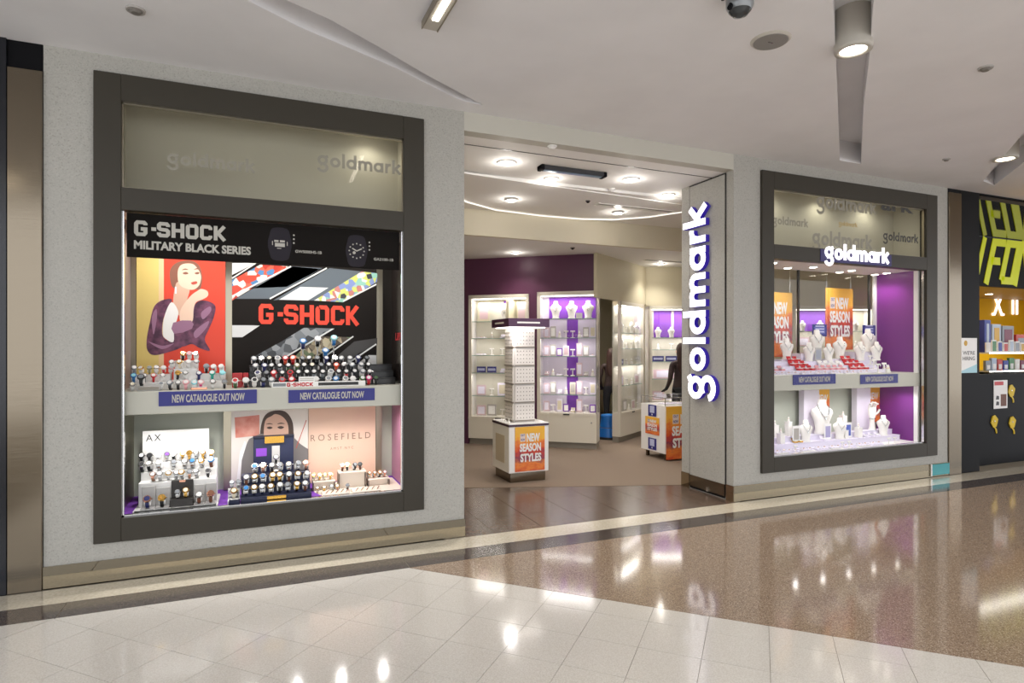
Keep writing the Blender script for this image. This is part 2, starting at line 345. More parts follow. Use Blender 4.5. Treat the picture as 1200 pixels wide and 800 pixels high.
# ------------------------------------------------------------------ shopfront walls
ZC = 3.6
def ring_wall(name, X0, X1, hx0, hx1, hz0, hz1, y0=0., y1=.12):
    mb = MB(); 
    for a in ((X0, hx0, 0, ZC), (hx1, X1, 0, ZC), (hx0, hx1, 0, hz0), (hx0, hx1, hz1, ZC)): mb.box(a[0], a[1], y0, y1, a[2], a[3])
    return single(name, mb, wallM, kind='structure')
wl = ring_wall('wall_left', -1.323, 1.595, -1.0, 1.2, .30, 3.44)
wr = ring_wall('wall_right', 4.52, 7.96, 4.93, 7.68, .30, 3.44)
single('baseboard_left', B(-1.323, 1.6, -.012, .0, 0.001, .15), skirtM, kind='structure')
single('baseboard_right', B(4.515, 7.96, -.012, .0, 0.001, .165), skirtM, kind='structure')
def shop_window(name, X0, X1, ox0, ox1, sw_l, sw_r, seal):
    r = thing(name, loc=((X0+X1)/2, 0, .27), kind='structure')
    y0, y1 = -.03, .06
    part('stile', B(X0, ox0, y0, y1, .27, 3.475, bev=.004), frameM, r); part('stile', B(ox1, X1, y0, y1, .27, 3.475, bev=.004), frameM, r)
    for z0, z1 in ((.27, .43), (2.545, 2.70), (3.29, 3.475)): part('rail', B(ox0-.001, ox1+.001, y0, y1, z0, z1, bev=.003), frameM, r)
    part('glass_pane', MB().add([(ox0, .014, .43), (ox1, .014, .43), (ox1, .014, 2.545), (ox0, .014, 2.545)], [(0, 1, 2, 3)]), paneM, r)
    part('transom_pane', MB().add([(ox0, .014, 2.7), (ox1, .014, 2.7), (ox1, .014, 3.29), (ox0, .014, 3.29)], [(0, 1, 2, 3)]), frostM, r)
    mb = MB()
    for a in ((ox0, ox0+.012, .43, 2.545), (ox1-.012, ox1, .43, 2.545), (ox0, ox1, .43, .442)): mb.box(a[0], a[1], .0, .03, a[2], a[3])
    part('glazing_bead', mb, silverM, r)
    mb = MB()
    for a in ((ox0, ox0+.008, 2.70, 3.29), (ox1-.008, ox1, 2.70, 3.29), (ox0, ox1, 2.70, 2.708), (ox0, ox1, 3.28, 3.29)): mb.box(a[0], a[1], .0, .03, a[2], a[3])
    part('glazing_bead', mb, postM, r)
    return r
w1 = shop_window('window_1', -1.041, 1.241, -.88, 1.07, 0, 0, 0)
w2 = shop_window('window_2', 4.882, 7.722, 5.05, 7.52, 0, 0, 0)
# display boxes behind the glass
olive = mat('transom_back', '#bdb8a8', .6)
def box_shell(r, x0, x1, yb, side, lower_back, upper_back, floorm):
    part('side_panel', B(x0-.03, x0, .06, yb, .38, 2.56), side, r); part('side_panel', B(x1, x1+.03, .06, yb, .38, 2.56), side, r)
    part('back_panel', B(x0, x1, yb, yb+.03, .38, 1.12), lower_back, r)
    if upper_back: part('back_panel', B(x0, x1, yb, yb+.03, 1.12, 2.56), upper_back, r)
    part('base', B(x0, x1, .06, yb, .38, .425), floorm, r)
    part('top_panel', B(x0-.03, x1+.03, .06, yb+.03, 2.56, 2.60), soffM, r)
    part('shelf', B(x0, x1, .06, yb, 1.125, 1.29, bev=.004), fasciaM, r)
    part('transom_back', B(x0-.03, x1+.03, .42, .45, 2.60, 3.42), olive, r); part('transom_lid', B(x0-.03, x1+.03, .06, .45, 3.42, 3.44), soffM, r)
    for xx in (x0-.03, x1): part('transom_end', B(xx, xx+.03, .06, .42, 2.60, 3.42), olive, r)
cloth = mat('purple_cloth', '#7d3fb0', .8)
box_shell(w1, -.93, 1.115, .66, woodM, sageM, mat('dark_board', '#2b2724', .6, spec=.1), cloth)
box_shell(w2, 4.99, 7.56, .66, violetM, sageM, None, mattW)
part('side_lining', B(1.113, 1.1145, .1, .655, .43, 1.12), mat('mauve_pink', '#a9738f', .4), w1)
part('corner_post', B(7.50, 7.56, .07, .12, .43, 2.55), whiteM, w2)
for px in (936, 1019): x = xat(px, .66); part('mullion', B(x-.012, x+.012, .655, .68, 1.29, 2.56), frameM, w2)
x = xat(1024, .66); part('mullion', B(x, x+.05, .65, .68, 1.29, 2.56), whiteM, w2)
part('back_glass', B(4.99, 7.56, .668, .672, 1.29, 2.56), glassM, w2)
for px0, px1, z0, z1 in ((152.5, 160, 1.29, 2.56), (264, 272, 1.29, 2.56), (441, 448, 1.29, 2.56), (262, 271, .43, 1.12), (440, 447, .43, 1.12)):
    part('mullion', B(xat(px0, .62), xat(px1, .62), .60, .64, z0, z1), postM, w1)
part('mullion', B(-.93, -.915, .06, .64, .43, 1.12), postM, w1)
# lights of the display boxes
def spot_row(xs, y, z, e, col, r, m, n):        # small recessed spots along a display ceiling
    for x in xs:
        part('recessed_spot', MB().rings([(z-.006, r, r), (z, r*1.25, r*1.25)], 12, (x, y)), lampE, r_of[n]); lamp('SPOT', (x, y, z-.02), e, col, size=.025, angle=150, blend=.7)
r_of = {1: w1, 2: w2}
spot_row([-.75+.34*i for i in range(6)], .30, 2.56, 10, (1, .97, .93), .03, None, 1)
spot_row([-.75+.34*i for i in range(6)], .20, 1.125, 9., (1, .97, .95), .018, None, 1)
spot_row([5.2+.43*i for i in range(6)], .22, 1.125, 6., (1, .97, 1), .018, None, 2)
spot_row([.85], .25, 3.42, 4, (1, .95, .82), .03, None, 1); spot_row([5.4, 6.2, 7.0], .25, 3.42, 5, (1, .97, .84), .03, None, 2)
def downlight(name, x, y, z, r=.06, e=30, label='', group=None, col=(1, .93, .82), ang=120, root=None, glow=False):
    t = root or thing(name, label, 'downlight', (x, y, z-.012), group=group)
    mb = MB().rings([(z-.012, r*1.25, r*1.25), (z, r*1.3, r*1.3)], 20, (x, y)); part('trim_ring', mb, whiteM, t)
    part('lens', MB().rings([(z-.016, r*.95, r*.95), (z-.011, r, r)], 20, (x, y)), lampE, t)
    if e and glow: lamp('POINT', (x, y, z-.10), e*.035, col, size=r*.7)
    if e: lamp('SPOT', (x, y, z-.03), e, col, size=r*.8, angle=ang, blend=.8)
    return t
for i, (px, py) in enumerate([(906, 307), (923, 313), (953, 312), (976, 319), (998, 316), (1018, 322), (1039, 319)]):
    p = atz(px, py, 2.56); downlight('window_downlight', min(p.x, 7.4), min(max(p.y, .14), .56), 2.56, .04, 7, f'small round downlight in the jewellery window ceiling, {ordinal(i)} from the left', 'downlights in the jewellery window', (1, .96, .95), 130)
# transom lettering: wordmarks on the glass
faint = mat('etched_print', '#918d80', .6); darkprint = mat('transom_dark_print', '#3c3a36', .5)
for (px, py, wpx, m) in ((196, 192, 103, faint), (372, 194, 98, faint)):
    a = at(px, py, .010); b_ = at(px+wpx, py, .010); part('etched_wordmark', logo(a, UX, UZ, NY, b_.x-a.x, .0005), m, w1)
for (px, py, wpx, m) in ((957, 243, 70, faint), (905, 262, 42, faint), (1035, 281, 41, darkprint), (952, 286, 70, faint)):
    a = at(px, py, .010); b_ = at(px+wpx, py, .010); part('etched_wordmark', logo(a, UX, UZ, NY, min(b_.x, 7.5)-a.x, .0005), m, w2)
part('etched_wordmark', logo(at(983, 264, .010), UX, UZ, NY, .3, .0005), mat('ochre_print', '#b39a62', .6), w2)
a = at(1032, 246, .0085); part('etched_letters', lettering('ark', a, UX, UZ, NY, xat(1070, .01)-a.x, .17, .03), darkprint, w2)

# steel columns and black panels beside the shop
single('steel_column', B(-1.513, -1.325, -.02, .2, 0, 3.42, bev=.004), steelM, 'tall brushed steel column at the left edge beside the grey wall', 'column')
single('trim_1', B(-1.513, -1.325, .0, .2, 3.42, 3.6), blackM, kind='structure')
single('wall_black', B(-6, -1.515, -.02, .2, 0, 3.6), mat('blue_black_panel', '#16181f', .2), kind='structure')
single('steel_column', B(7.965, 8.205, -.02, .25, 0, 3.55, bev=.004), steelM, 'narrow brushed steel column between the jewellery window and the black panel', 'column')
single('trim_2', B(7.965, 8.205, .0, .2, 3.55, 3.6), blackM, kind='structure')

# ------------------------------------------------------------------ entrance: bulkhead, pillar with the upright sign
single('wall_bulkhead', B(1.595, 4.52, 0, .12, 3.44, 3.6), mat('bulkhead_paint', '#c2bfb4', .6), kind='structure')
single('wall_pillar', MB().box(4.52, 4.93, .12, .83, 0, 3.6).box(4.93, 4.96, .12, .83, 0, 3.6), wallM, kind='structure')
pil = thing('sign_panel', 'tall textured grey panel on the entrance pillar carrying the upright wordmark', 'panel', (4.51, .39, .03))
part('leaf', B(4.506, 4.52, .118, .672, .16, 3.42), wallM, pil); part('kick_plate', B(4.504, 4.52, .118, .672, .035, .158), steelM, pil)
for y0, y1, z0, z1 in ((.104, .115, .03, 3.435), (.675, .686, .03, 3.435), (.104, .686, 3.423, 3.435)): part('shadow_gap', B(4.512, 4.5203, y0, y1, z0, z1), blackP, pil)
part('floor_bolt', B(4.495, 4.506, .36, .39, .03, .075), silverM, pil); part('threshold_gap', B(4.508, 4.5203, .118, .672, .012, .034), blackM, pil)
single('baseboard_pillar', MB().box(4.510, 4.52, -.012, .102, 0.001, .165).box(4.510, 4.52, .69, .83, 0.001, .165), skirtM, kind='structure')
sg = thing('upright_sign', 'white illuminated upright letters with violet edges on the entrance pillar', 'sign', (4.5, .45, 1.0))
# reads upward: baseline along +z, letter tops towards +y... seen from -x the right-hand side is -y
part('letter_returns', logo((4.506, .345, 1.03), (0, 0, 1), (0, 1, 0), (-1, 0, 0), 2.15, .05, .29, .004), signS, sg)
part('letter_faces', logo((4.506, .345, 1.03), (0, 0, 1), (0, 1, 0), (-1, 0, 0), 2.15, .004, .27, .0545), signE, sg)

# ------------------------------------------------------------------ shop interior shell
DL = (2.4, -3.98, 2.4*8.6-3.98*.33)        # plan line of the wall shared with the neighbouring shop
sh = MB()
for ya, yb_, za in ((.12, 1.15, 3.44), (1.15, 2.62, 3.41)): sh.prism(clip([(1.3, ya), (12.5, ya), (12.5, yb_), (1.3, yb_)], [DL]), (0, 0, za), UX, (0, 1, 0), UZ, .06)
shopc = single('ceiling', sh, soffM, kind='structure')
part('shadow_line', B(1.6, 4.52, .32, .332, 3.437, 3.4402), blackP, shopc)
part('curved_step', MB().prism([(1.3, 1.10), (1.956, 1.073), (2.726, 1.15), (3.232, 1.19), (3.893, 1.24), (4.977, 1.33), (7, 1.45), (7, 1.7), (1.3, 1.7)], (0, 0, 3.40), UX, (0, 1, 0), UZ, .02), soffM, shopc)
single('wall_back_bulkhead', B(1.30, 12.4, 2.60, 2.66, 3.07, 3.6), mat('cream_paint', '#ddd5bf', .6), kind='structure')
single('ceiling', B(1.30, 12.55, 2.66, 8, 3.07, 3.12), soffM, kind='structure')
part('cove_glare', MB().tube([(2.1, 1.9, 3.395), (2.34, 2.206, 3.395), (2.836, 2.48, 3.395), (3.527, 2.56, 3.395), (4.151, 2.54, 3.395), (4.594, 2.392, 3.395), (4.939, 2.068, 3.395), (5.17, 1.632, 3.395)], .008), mat('cove_glow', '#ffffff', .3, emit='#fff6ea', es=.9), shopc)  # glowing tube draws the bright glare line of the coving
PA = Vector((3.2, 4.627)); PB = Vector((4.847, 3.307)); pu = (PB-PA).normalized(); pn = Vector((pu.y, -pu.x))     # plum wall line; pn faces the mall
if pn.y > 0: pn = -pn
def vbox(P, u, n, a0, a1, d0, d1, z0, z1):       # box along wall line P+u*a, depth along -n (behind the face)
    return MB().prism([tuple(P+u*a0-n*d0), tuple(P+u*a1-n*d0), tuple(P+u*a1-n*d1), tuple(P+u*a0-n*d1)], (0, 0, z0), UX, (0, 1, 0), UZ, z1-z0)
single('wall_plum', vbox(PA, pu, pn, -2.2, 2.111, .02, .08, 2.47, 3.07).add([], []), purpleM, kind='structure')
single('wall_plum', MB().add(*(lambda m: (m.v, m.f))(vbox(PA, pu, pn, 1.02, 1.15, .02, .08, 0, 2.47))).add(*(lambda m: (m.v, m.f))(vbox(PA, pu, pn, -2.2, -.02, .02, .08, 0, 2.47))), purpleM, kind='structure')
RA = Vector((5.064, 3.41)); RB = Vector((6.516, 4.363)); ru = (RB-RA).normalized(); rn = Vector((ru.y, -ru.x))
FA = Vector((6.516, 4.363)); fu = Vector((math.sin(ANG), -math.cos(ANG))); fn = Vector((-fx, -fy))
single('wall_right_run', vbox(RA, ru, rn, -.30, 1.74, 0.0, .05, 2.38, 3.07), beigeM, kind='structure')
single('wall_far', vbox(FA, fu, fn, 0, 4.4, .0, .05, 2.36, 3.07), beigeM, kind='structure')
single('wall_far_lower', vbox(FA, fu, fn, -.2, 4.6, .5, .55, 0, 2.6), beigeM, kind='structure')
DA, DB = (8.62, .3), (12.6, 2.7)
single('wall_shop_right', MB().prism([DA, DB, (12.6, 8), (12.55, 8), (12.55, 2.73), (8.59, .35)], (0, 0, 0), UX, (0, 1, 0), UZ, 3.6), beigeM, kind='structure')
single('wall_shop_left', B(1.25, 1.30, .7, 8, 0, 3.6), beigeM, kind='structure')
single('wall_shop_back', B(1.25, 12.6, 8, 8.05, 0, 3.6), beigeM, kind='structure')
for i, (px, py, z, r, e) in enumerate([(594, 190, 3.44, .075, 60), (739, 210, 3.44, .075, 60), (646, 209, 3.44, .065, 48), (783, 228, 3.44, .065, 48), (599, 234, 3.40, .06, 50), (724, 249, 3.40, .06, 50), (604, 296, 3.07, .055, 45), (774, 309, 3.07, .06, 50)]):
    p = atz(px, py, z)
    lab = ['large round downlight nearest the entrance, left of the black heater strip', 'large round downlight near the entrance, right of the black heater strip', 'round downlight just behind the black heater strip', 'round downlight close to the upright sign', 'small round downlight deep in the shop ceiling on the left', 'small round downlight deep in the shop ceiling on the right', 'round downlight in the low ceiling above the plum wall', 'round downlight in the low ceiling above the beige wall'][i]
    downlight('downlight', p.x, p.y, z, r, e*1.1, lab, 'shop ceiling downlights', (1, .95, .88), glow=True)
for x, y, z in ((7.6, 1.6, 3.41), (9.6, 1.6, 3.41), (8.3, 2.2, 3.41), (7.9, 3.0, 3.07)): downlight('downlight', x, y, z, .06, 30, 'round shop downlight behind the jewellery window, '+{7.6: 'left of the pair near the glass', 9.6: 'right of the pair near the glass', 8.3: 'middle of the high ceiling', 7.9: 'in the low ceiling'}[x], 'shop ceiling downlights')
hs = thing('heater_strip', 'long black linear strip unit fixed under the shop ceiling', 'air curtain', (3.0, .74, 3.38))
a = atz(632, 198, 3.40); b_ = atz(708, 208, 3.40)
part('housing', B(a.x, b_.x, a.y-.05, a.y+.05, 3.395, 3.44, bev=.008), mat('dark_housing', '#3a3b3f', .4), hs); part('grille', B(a.x+.05, b_.x-.05, a.y-.022, a.y+.022, 3.388, 3.396), mat('blue_grey_grille', '#8fa3b4', .3, .6), hs)
for x0 in (a.x, b_.x-.04): part('end_cap', B(x0, x0+.04, a.y-.055, a.y+.055, 3.39, 3.44, bev=.006), blackM, hs)
for px, py, z, r, lab in ((647, 171, 3.44, .045, 'white smoke detector on the shop ceiling just inside the entrance'), (717, 221, 3.43, .04, 'white domed sensor on the shop ceiling right of the black strip'), (689, 235, 3.40, .03, 'small dark round sensor beside the ceiling grille'), (671, 290, 3.07, .035, 'small round sensor on the low ceiling over the plum wall')):
    p = atz(px, py, z); t = thing('ceiling_sensor', lab, 'sensor', (p.x, p.y, z-.03), group='small ceiling sensors')
    part('base', MB().rings([(z-.012, r, r), (z, r, r)], 16, (p.x, p.y)), whiteM if 'white' in lab else mat('grey_plastic', '#77736d', .5), t); part('dome', MB().rings([(z-.03, r*.3, r*.3), (z-.022, r*.62, r*.62), (z-.012, r*.75, r*.75)], 16, (p.x, p.y)), mattW if 'white' in lab else blackM, t)
a = atz(700, 238, 3.40); b_ = atz(790, 247, 3.40)
vg = thing('return_air_grille', 'long thin white return air grille set in the shop ceiling', 'vent', (4.2, 1.8, 3.39))
part('frame', B(a.x, b_.x, a.y-.03, a.y+.09, 3.392, 3.4), whiteM, vg); part('slot', B(a.x+.02, b_.x-.02, a.y-.005, a.y+.02, 3.3905, 3.3925), mat('vent_dark', '#5b5852', .6), vg)
a = atz(755, 304, 3.07); b_ = atz(800, 307, 3.07)
vg = thing('return_air_grille', 'dark linear grille in the low ceiling near the beige wall', 'vent', (6.3, 3.6, 3.06))
part('frame', B(a.x, b_.x+.4, a.y-.04, a.y+.04, 3.062, 3.07), whiteM, vg); part('slot', B(a.x+.02, b_.x+.38, a.y-.02, a.y+.02, 3.0605, 3.0625), mat('vent_dark'), vg)

# ------------------------------------------------------------------ mall ceiling fittings
def cyl_light(px, py, z0, h, r, label, e):
    p = atz(px, py, z0); t = thing('cylinder_downlight', label, 'downlight', (p.x, p.y, z0), group='cylinder lights in the mall ceiling slots')
    n = 28; part('housing', MB().cyl((p.x, p.y, z0+.02), (p.x, p.y, z0+h), r, r, n), mat('satin_white', '#bdb8ae', .4), t)
    part('trim_ring', MB().rings([(z0+.02, r, r), (z0, r*.97, r*.97), (z0, r*.72, r*.72), (z0+.015, r*.7, r*.7)], n, (p.x, p.y), caps=False), mat('satin_white'), t)
    part('lens', MB().rings([(z0+.008, r*.66, r*.66), (z0+.014, r*.7, r*.7)], n, (p.x, p.y)), lampE, t)
    lamp('SPOT', (p.x, p.y, z0-.02), e, (1, .93, .82), size=.06, angle=95, blend=.7)
cyl_light(1000, 60, 3.55, .27, .115, 'white cylinder downlight hanging in the long ceiling slot', 60)
cyl_light(1178, 187, 3.58, .22, .115, 'white cylinder downlight in the short slot at the right edge', 60)
for x, y in ((-2.6, -3.5), (.6, -4.6), (4.6, -4.6), (9.0, -3.6)):  # unseen downlights added for more light in the mall
    t = thing('cylinder_downlight', 'added unseen white cylinder downlight on the mall ceiling '+{-2.6: 'far to the left', .6: 'behind the viewer', 4.6: 'over the brown terrazzo', 9.0: 'far to the right'}[x], 'downlight', (x, y, 3.45), group='cylinder lights in the mall ceiling slots')
    part('housing', MB().cyl((x, y, 3.46), (x, y, 3.6), .115, .115, 24), mat('satin_white'), t); part('lens', MB().rings([(3.45, .08, .08), (3.46, .085, .085)], 24, (x, y)), lampE, t)
    lamp('SPOT', (x, y, 3.43), 60, (1, .93, .82), size=.06, angle=110, blend=.7)
a, b_, c_ = atz(495, 28, 3.585), atz(512, 32, 3.585), atz(531, 0, 3.585); d_ = (c_-b_).normalized(); wv = (a-b_); wv = wv-d_*wv.dot(d_)
t = thing('linear_light', 'slim linear ceiling light with a bright white lens at the top edge', 'ceiling light', tuple(b_))
def lin_box(o0, o1, s0, s1, z0, z1):
    q = [b_+d_*s0+wv*o0, b_+d_*s1+wv*o0, b_+d_*s1+wv*o1, b_+d_*s0+wv*o1]; return MB().prism([(p.x, p.y) for p in q], (0, 0, z0), UX, (0, 1, 0), UZ, z1-z0)
part('housing', lin_box(0, 1, 0, 1.3, 3.56, 3.6), mat('satin_white'), t); part('lens', lin_box(.3, .7, .12, 1.2, 3.555, 3.561), lampE, t)
part('edge_trim', lin_box(-.06, .0, 0, 1.3, 3.553, 3.6), mat('champagne_metal'), t); part('edge_trim', lin_box(1., 1.06, 0, 1.3, 3.553, 3.6), mat('champagne_metal'), t)
p = atz(903, 47, 3.6); t = thing('ceiling_speaker', 'flat round grey speaker grille set in the mall ceiling', 'speaker', (p.x, p.y, 3.59))
part('rim', MB().rings([(3.588, .112, .112), (3.6, .125, .125)], 32, (p.x, p.y)), mat('satin_white'), t)
part('grille', MB().rings([(3.585, .104, .104), (3.589, .108, .108)], 32, (p.x, p.y)), mat('speaker_grey', '#8b8884', .6), t); part('badge', B(p.x-.02, p.x+.02, p.y-.004, p.y+.004, 3.583, 3.586), silverM, t)
for px, py, r, lab in ((1155, 79, .045, 'round white smoke detector right of the cylinder downlight'), (1109, 186, .035, 'small sprinkler rose on the mall ceiling above the right window'), (159, 11, .05, 'small round cover plate on the ceiling at top left')):
    p = atz(px, py, 3.6); t = thing('ceiling_detector', lab, 'detector', (p.x, p.y, 3.57)); part('base', MB().rings([(3.588, r, r), (3.6, r*1.05, r*1.05)], 18, (p.x, p.y)), mat('pale_plastic', '#a9a5a0', .5), t)
    part('head', MB().rings([(3.575, r*.5, r*.5), (3.588, r*.75, r*.75)], 18, (p.x, p.y)), mat('grey_plastic', '#77736d', .5), t)
# surveillance camera
cx, cy = 2.36, -2.32; t = thing('dome_camera', 'grey swivel dome security camera hanging from the mall ceiling', 'camera', (cx, cy, 3.4)); gm = mat('camera_grey', '#8d9092', .3, .3)
part('mount', MB().rings([(3.57, .06, .06), (3.6, .07, .07)], 20, (cx, cy)), gm, t); part('stem', MB().cyl((cx, cy, 3.52), (cx, cy, 3.58), .025), gm, t)
p = atz(867, 14, 3.50); ox, oy = p.x, p.y
part('body', MB().rings([(3.505, .062, .062), (3.53, .075, .075), (3.60, .078, .078)], 24, (ox, oy)), gm, t)
part('bubble', MB().rings([(3.475, .02, .02), (3.482, .042, .042), (3.505, .061, .061)], 24, (ox, oy)), mat('smoke_dome', '#3a3d3f', .08), t)
part('arm', MB().tube([(cx, cy, 3.545), ((cx+ox)/2, (cy+oy)/2, 3.55), (ox, oy, 3.56)], .016), gm, t)
p2 = atz(847, 6, 3.50); part('bracket', MB().tube([(cx, cy, 3.53), (p2.x, p2.y, 3.535), (p2.x+.02, p2.y-.04, 3.55)], .012), blackM, t)
p3 = atz(855, 8, 3.5); part('cable_gland', MB().cyl((p3.x, p3.y, 3.495), (p3.x+.03, p3.y+.02, 3.53), .014), blackM, t)

# ------------------------------------------------------------------ boards, banners, posters
def board(name, label, cat, O, u, v, n, w, h, m, th=.006, group=None, edge=None):
    O = Vector(O); t = thing(name, label, cat, tuple(O+Vector(u)*(w/2)), group=group)
    part('board', MB().prism([(0, 0), (w, 0), (w, h), (0, h)], O, u, v, n, th), m, t); t['_'] = 0; del t['_']
    return t
def letters(t, s, O, u, v, n, x, y, w, h, m, bold=.03, lift=.0075, name='lettering'):
    return part(name, lettering(s, Vector(O)+Vector(u)*x+Vector(v)*y, u, v, n, w, h, bold, lift), m, t)
# gradient poster print: yellow brush band, orange, red and plum
def brush_material(name):
    m = mat(name, '#e0803a', .5); N, L, b = nodes(m); c = N.new('ShaderNodeTexCoord'); sp = N.new('ShaderNodeSeparateXYZ'); L.new(c.outputs['Generated'], sp.inputs[0])
    nz = tex(m, 'ShaderNodeTexNoise', Scale=3.2, Detail=5); mp = N.new('ShaderNodeMapping'); mp.inputs['Scale'].default_value = (1.2, 1.2, 3); L.new(c.outputs['Generated'], mp.inputs[0]); L.new(mp.outputs[0], nz.inputs[0])
    mx = N.new('ShaderNodeMath'); mx.operation = 'MULTIPLY_ADD'; L.new(nz.outputs[0], mx.inputs[0]); mx.inputs[1].default_value = .55; L.new(sp.outputs[2], mx.inputs[2])
    L.new(ramp(m, mx.outputs[0], [(.25, '#d6502c'), (.42, '#f08a3c'), (.6, '#8a3a56'), (.72, '#d4482c'), (.9, '#ef8a3a'), (1.0, '#f4b63c')]), b.inputs['Base Color'])
    return m
brushM = brush_material('brush_print'); ymat = mat('brush_yellow', '#f3b83f', .5)
def season_poster(name, label, O, u, v, n, w, h, group=None):
    O, u, v, n = Vector(O), Vector(u), Vector(v), Vector(n); t = board(name, label, 'poster', O, u, v, n, w, h, brushM, group=group)
    part('yellow_band', MB().prism([(.0, .86*h), (.3*w, .83*h), (.65*w, .87*h), (w, .84*h), (w, h), (0, h)], O+n*.006, u, v, n, .0006), ymat, t)
    for s, x0, x1, y0 in (('NEW', .38, .83, .66), ('SEASON', .15, .87, .44), ('STYLES', .17, .88, .21)): letters(t, s, O, u, v, n, x0*w, y0*h, (x1-x0)*w, .19*h, whiteP, .045, .009)
    part('stamp', MB().prism([(.17*w, .67*h), (.34*w, .67*h), (.34*w, .85*h), (.17*w, .85*h)], O+n*.006, u, v, n, .001), mat('pale_stamp', '#e9d8d0', .5), t)
    for s, y in (('OUT', .79), ('NOW', .69)): letters(t, s, O, u, v, n, .19*w, y*h, .13*w, .05*h, blueM, .02, .0085)
    return t
def catalogue_banner(px0, px1, py1, py0, Y, label):
    a = at(px0, py0, Y); b_ = at(px1, py0, Y); top = at(px0, py1, Y).z; h = top-a.z; w = b_.x-a.x
    t = board('catalogue_banner', label, 'banner', a, UX, UZ, NY, w, h, blueM, .004, 'blue catalogue banners on the window shelves')
    letters(t, 'NEW CATALOGUE OUT NOW', a, UX, UZ, NY, .13*w, .22*h, .74*w, .56*h, greyP, .03, .006); return t
catalogue_banner(186, 301, 459, 476, .056, 'blue catalogue banner on the shelf front under the fashion poster')
catalogue_banner(338, 439, 457, 472, .056, 'blue catalogue banner on the shelf front under the red lettered board')
catalogue_banner(929, 979, 439, 451, .056, 'left blue banner on the jewellery window shelf reading NEW CATALOGUE OUT NOW')
catalogue_banner(1008, 1052, 439, 450, .056, 'right blue banner on the jewellery window shelf reading NEW CATALOGUE OUT NOW')

# black header banner in the watch window
hb = board('header_banner', 'long black header banner with grey military watch lettering across the watch window', 'banner', (-.86, .05, 2.232), UX, UZ, NY, 1.912, .31, mat('banner_black', '#181412', .6, spec=.1), .006)
O = Vector((-.86, .05, 2.232)); a = at(157, 285, .044); b_ = at(265, 285, .044)
part('brand_lettering', block_logo((a.x, .05, 2.385), UX, UZ, NY, b_.x-a.x, .105, .0065), greyP, hb)
b_ = at(294, 285, .044); letters(hb, 'MILITARY BLACK SERIES', (a.x, .05, 2.29), UX, UZ, NY, 0, 0, b_.x-a.x, .062, greyP, .04)
for px, py, w_, s in ((346, 296, 31, 'GW5000HS-1B'), (438, 305, 23, 'GA2100-1B')):
    p = at(px, py, .044); letters(hb, s, (p.x, .05, p.z), UX, UZ, NY, 0, 0, at(px+w_, py, .044).x-p.x, .022, greyP, .02)
dimM = mat('print_charcoal', '#27222b', .5, spec=.2)
def flatdisc(c, r, n=24): return [(c[0]+r*math.cos(2*math.pi*k/n), c[1]+r*math.sin(2*math.pi*k/n)) for k in range(n)]
for j, (px, py) in enumerate(((328, 286), (418, 294))):
    p = at(px, py, .044); k = .085
    part('printed_watch', MB().prism(spline([(-.05, .12), (.05, .12), (.075, .06), (.085, 0), (.075, -.06), (.05, -.12), (-.05, -.12), (-.075, -.06), (-.085, 0), (-.075, .06)], 3), (p.x, .0438, p.z), UX, UZ, NY, .0006), dimM, hb)
    mb = MB()
    if j:
        for q in range(12): mb.prism([(math.cos(q*math.pi/6)*.058+d1, math.sin(q*math.pi/6)*.058+d2) for d1, d2 in ((-.005, -.005), (.005, -.005), (.005, .005), (-.005, .005))], (p.x, .043, p.z), UX, UZ, NY, .0005)
        mb.ribbon([(-.035, .02), (0, 0), (.04, .02)], .009, (p.x, .043, p.z), UX, UZ, NY, .0005); mb.prism(flatdisc((-.02, -.015), .012, 12), (p.x, .043, p.z), UX, UZ, NY, .0005)
    else:
        for x0, x1, z0, z1 in ((-.04, -.01, .015, .03), (0, .035, .015, .03), (-.035, .035, -.02, .008), (-.02, .01, -.035, -.03), (-.055, -.05, -.01, .02), (.05, .055, -.01, .02)): mb.prism([(x0, z0), (x1, z0), (x1, z1), (x0, z1)], (p.x, .043, p.z), UX, UZ, NY, .0005)
    for q in range(3): mb.prism(flatdisc((.1, .075-q*.03), .007, 8), (p.x, .043, p.z), UX, UZ, NY, .0005)
    part('printed_dial', mb, greyP, hb, kind='stuff')

def printshape(t, pts, Y, m, lift, name, smooth=5):      # outline in picture units -> print lying on the board at depth Y
    q = [at(px, py, Y) for px, py in pts]; q = [(p.x, p.z) for p in q]
    if smooth: q = spline(q, smooth)
    return part(name, MB().prism(q, (0, Y-lift, 0), UX, UZ, NY, .0004), m, t)
# fashion poster (upper left)
Yp = .585; a = at(160, 452, Yp); b_ = at(264, 452, Yp); tz = 2.50
fp = board('fashion_poster', 'tall poster of a woman in a plum jacket against yellow and red', 'poster', (a.x, Yp+.006, 1.292), UX, UZ, NY, b_.x-a.x, tz-1.292, mat('poster_red', '#e0442c', .5))
skin = mat('print_skin', '#efcdb6', .5); hair = mat('print_hair', '#8a5a48', .5); plumP = mat('print_plum', '#5a2b45', .5); lightP = mat('print_plum_light', '#9b6f8c', .5)
speckle(plumP, '#44203a', '#7a4562', 14., .4, .62)
printshape(fp, [(160, 455), (160, 270), (186, 270), (186, 455)], Yp, mat('poster_yellow', '#dfc777', .5), .0005, 'yellow_ground', 0)
printshape(fp, [(186, 455), (186, 270), (192, 270), (192, 455)], Yp, mat('poster_cream', '#e9c79a', .5), .0006, 'cream_edge', 0)
printshape(fp, [(200, 331), (199, 318), (204, 309.7), (213.6, 305.5), (225, 305.5), (233, 310.5), (236.5, 319.5), (237, 329), (234, 339), (225, 337), (215, 332), (208, 337), (203, 337)], Yp, hair, .0010, 'printed_hair')
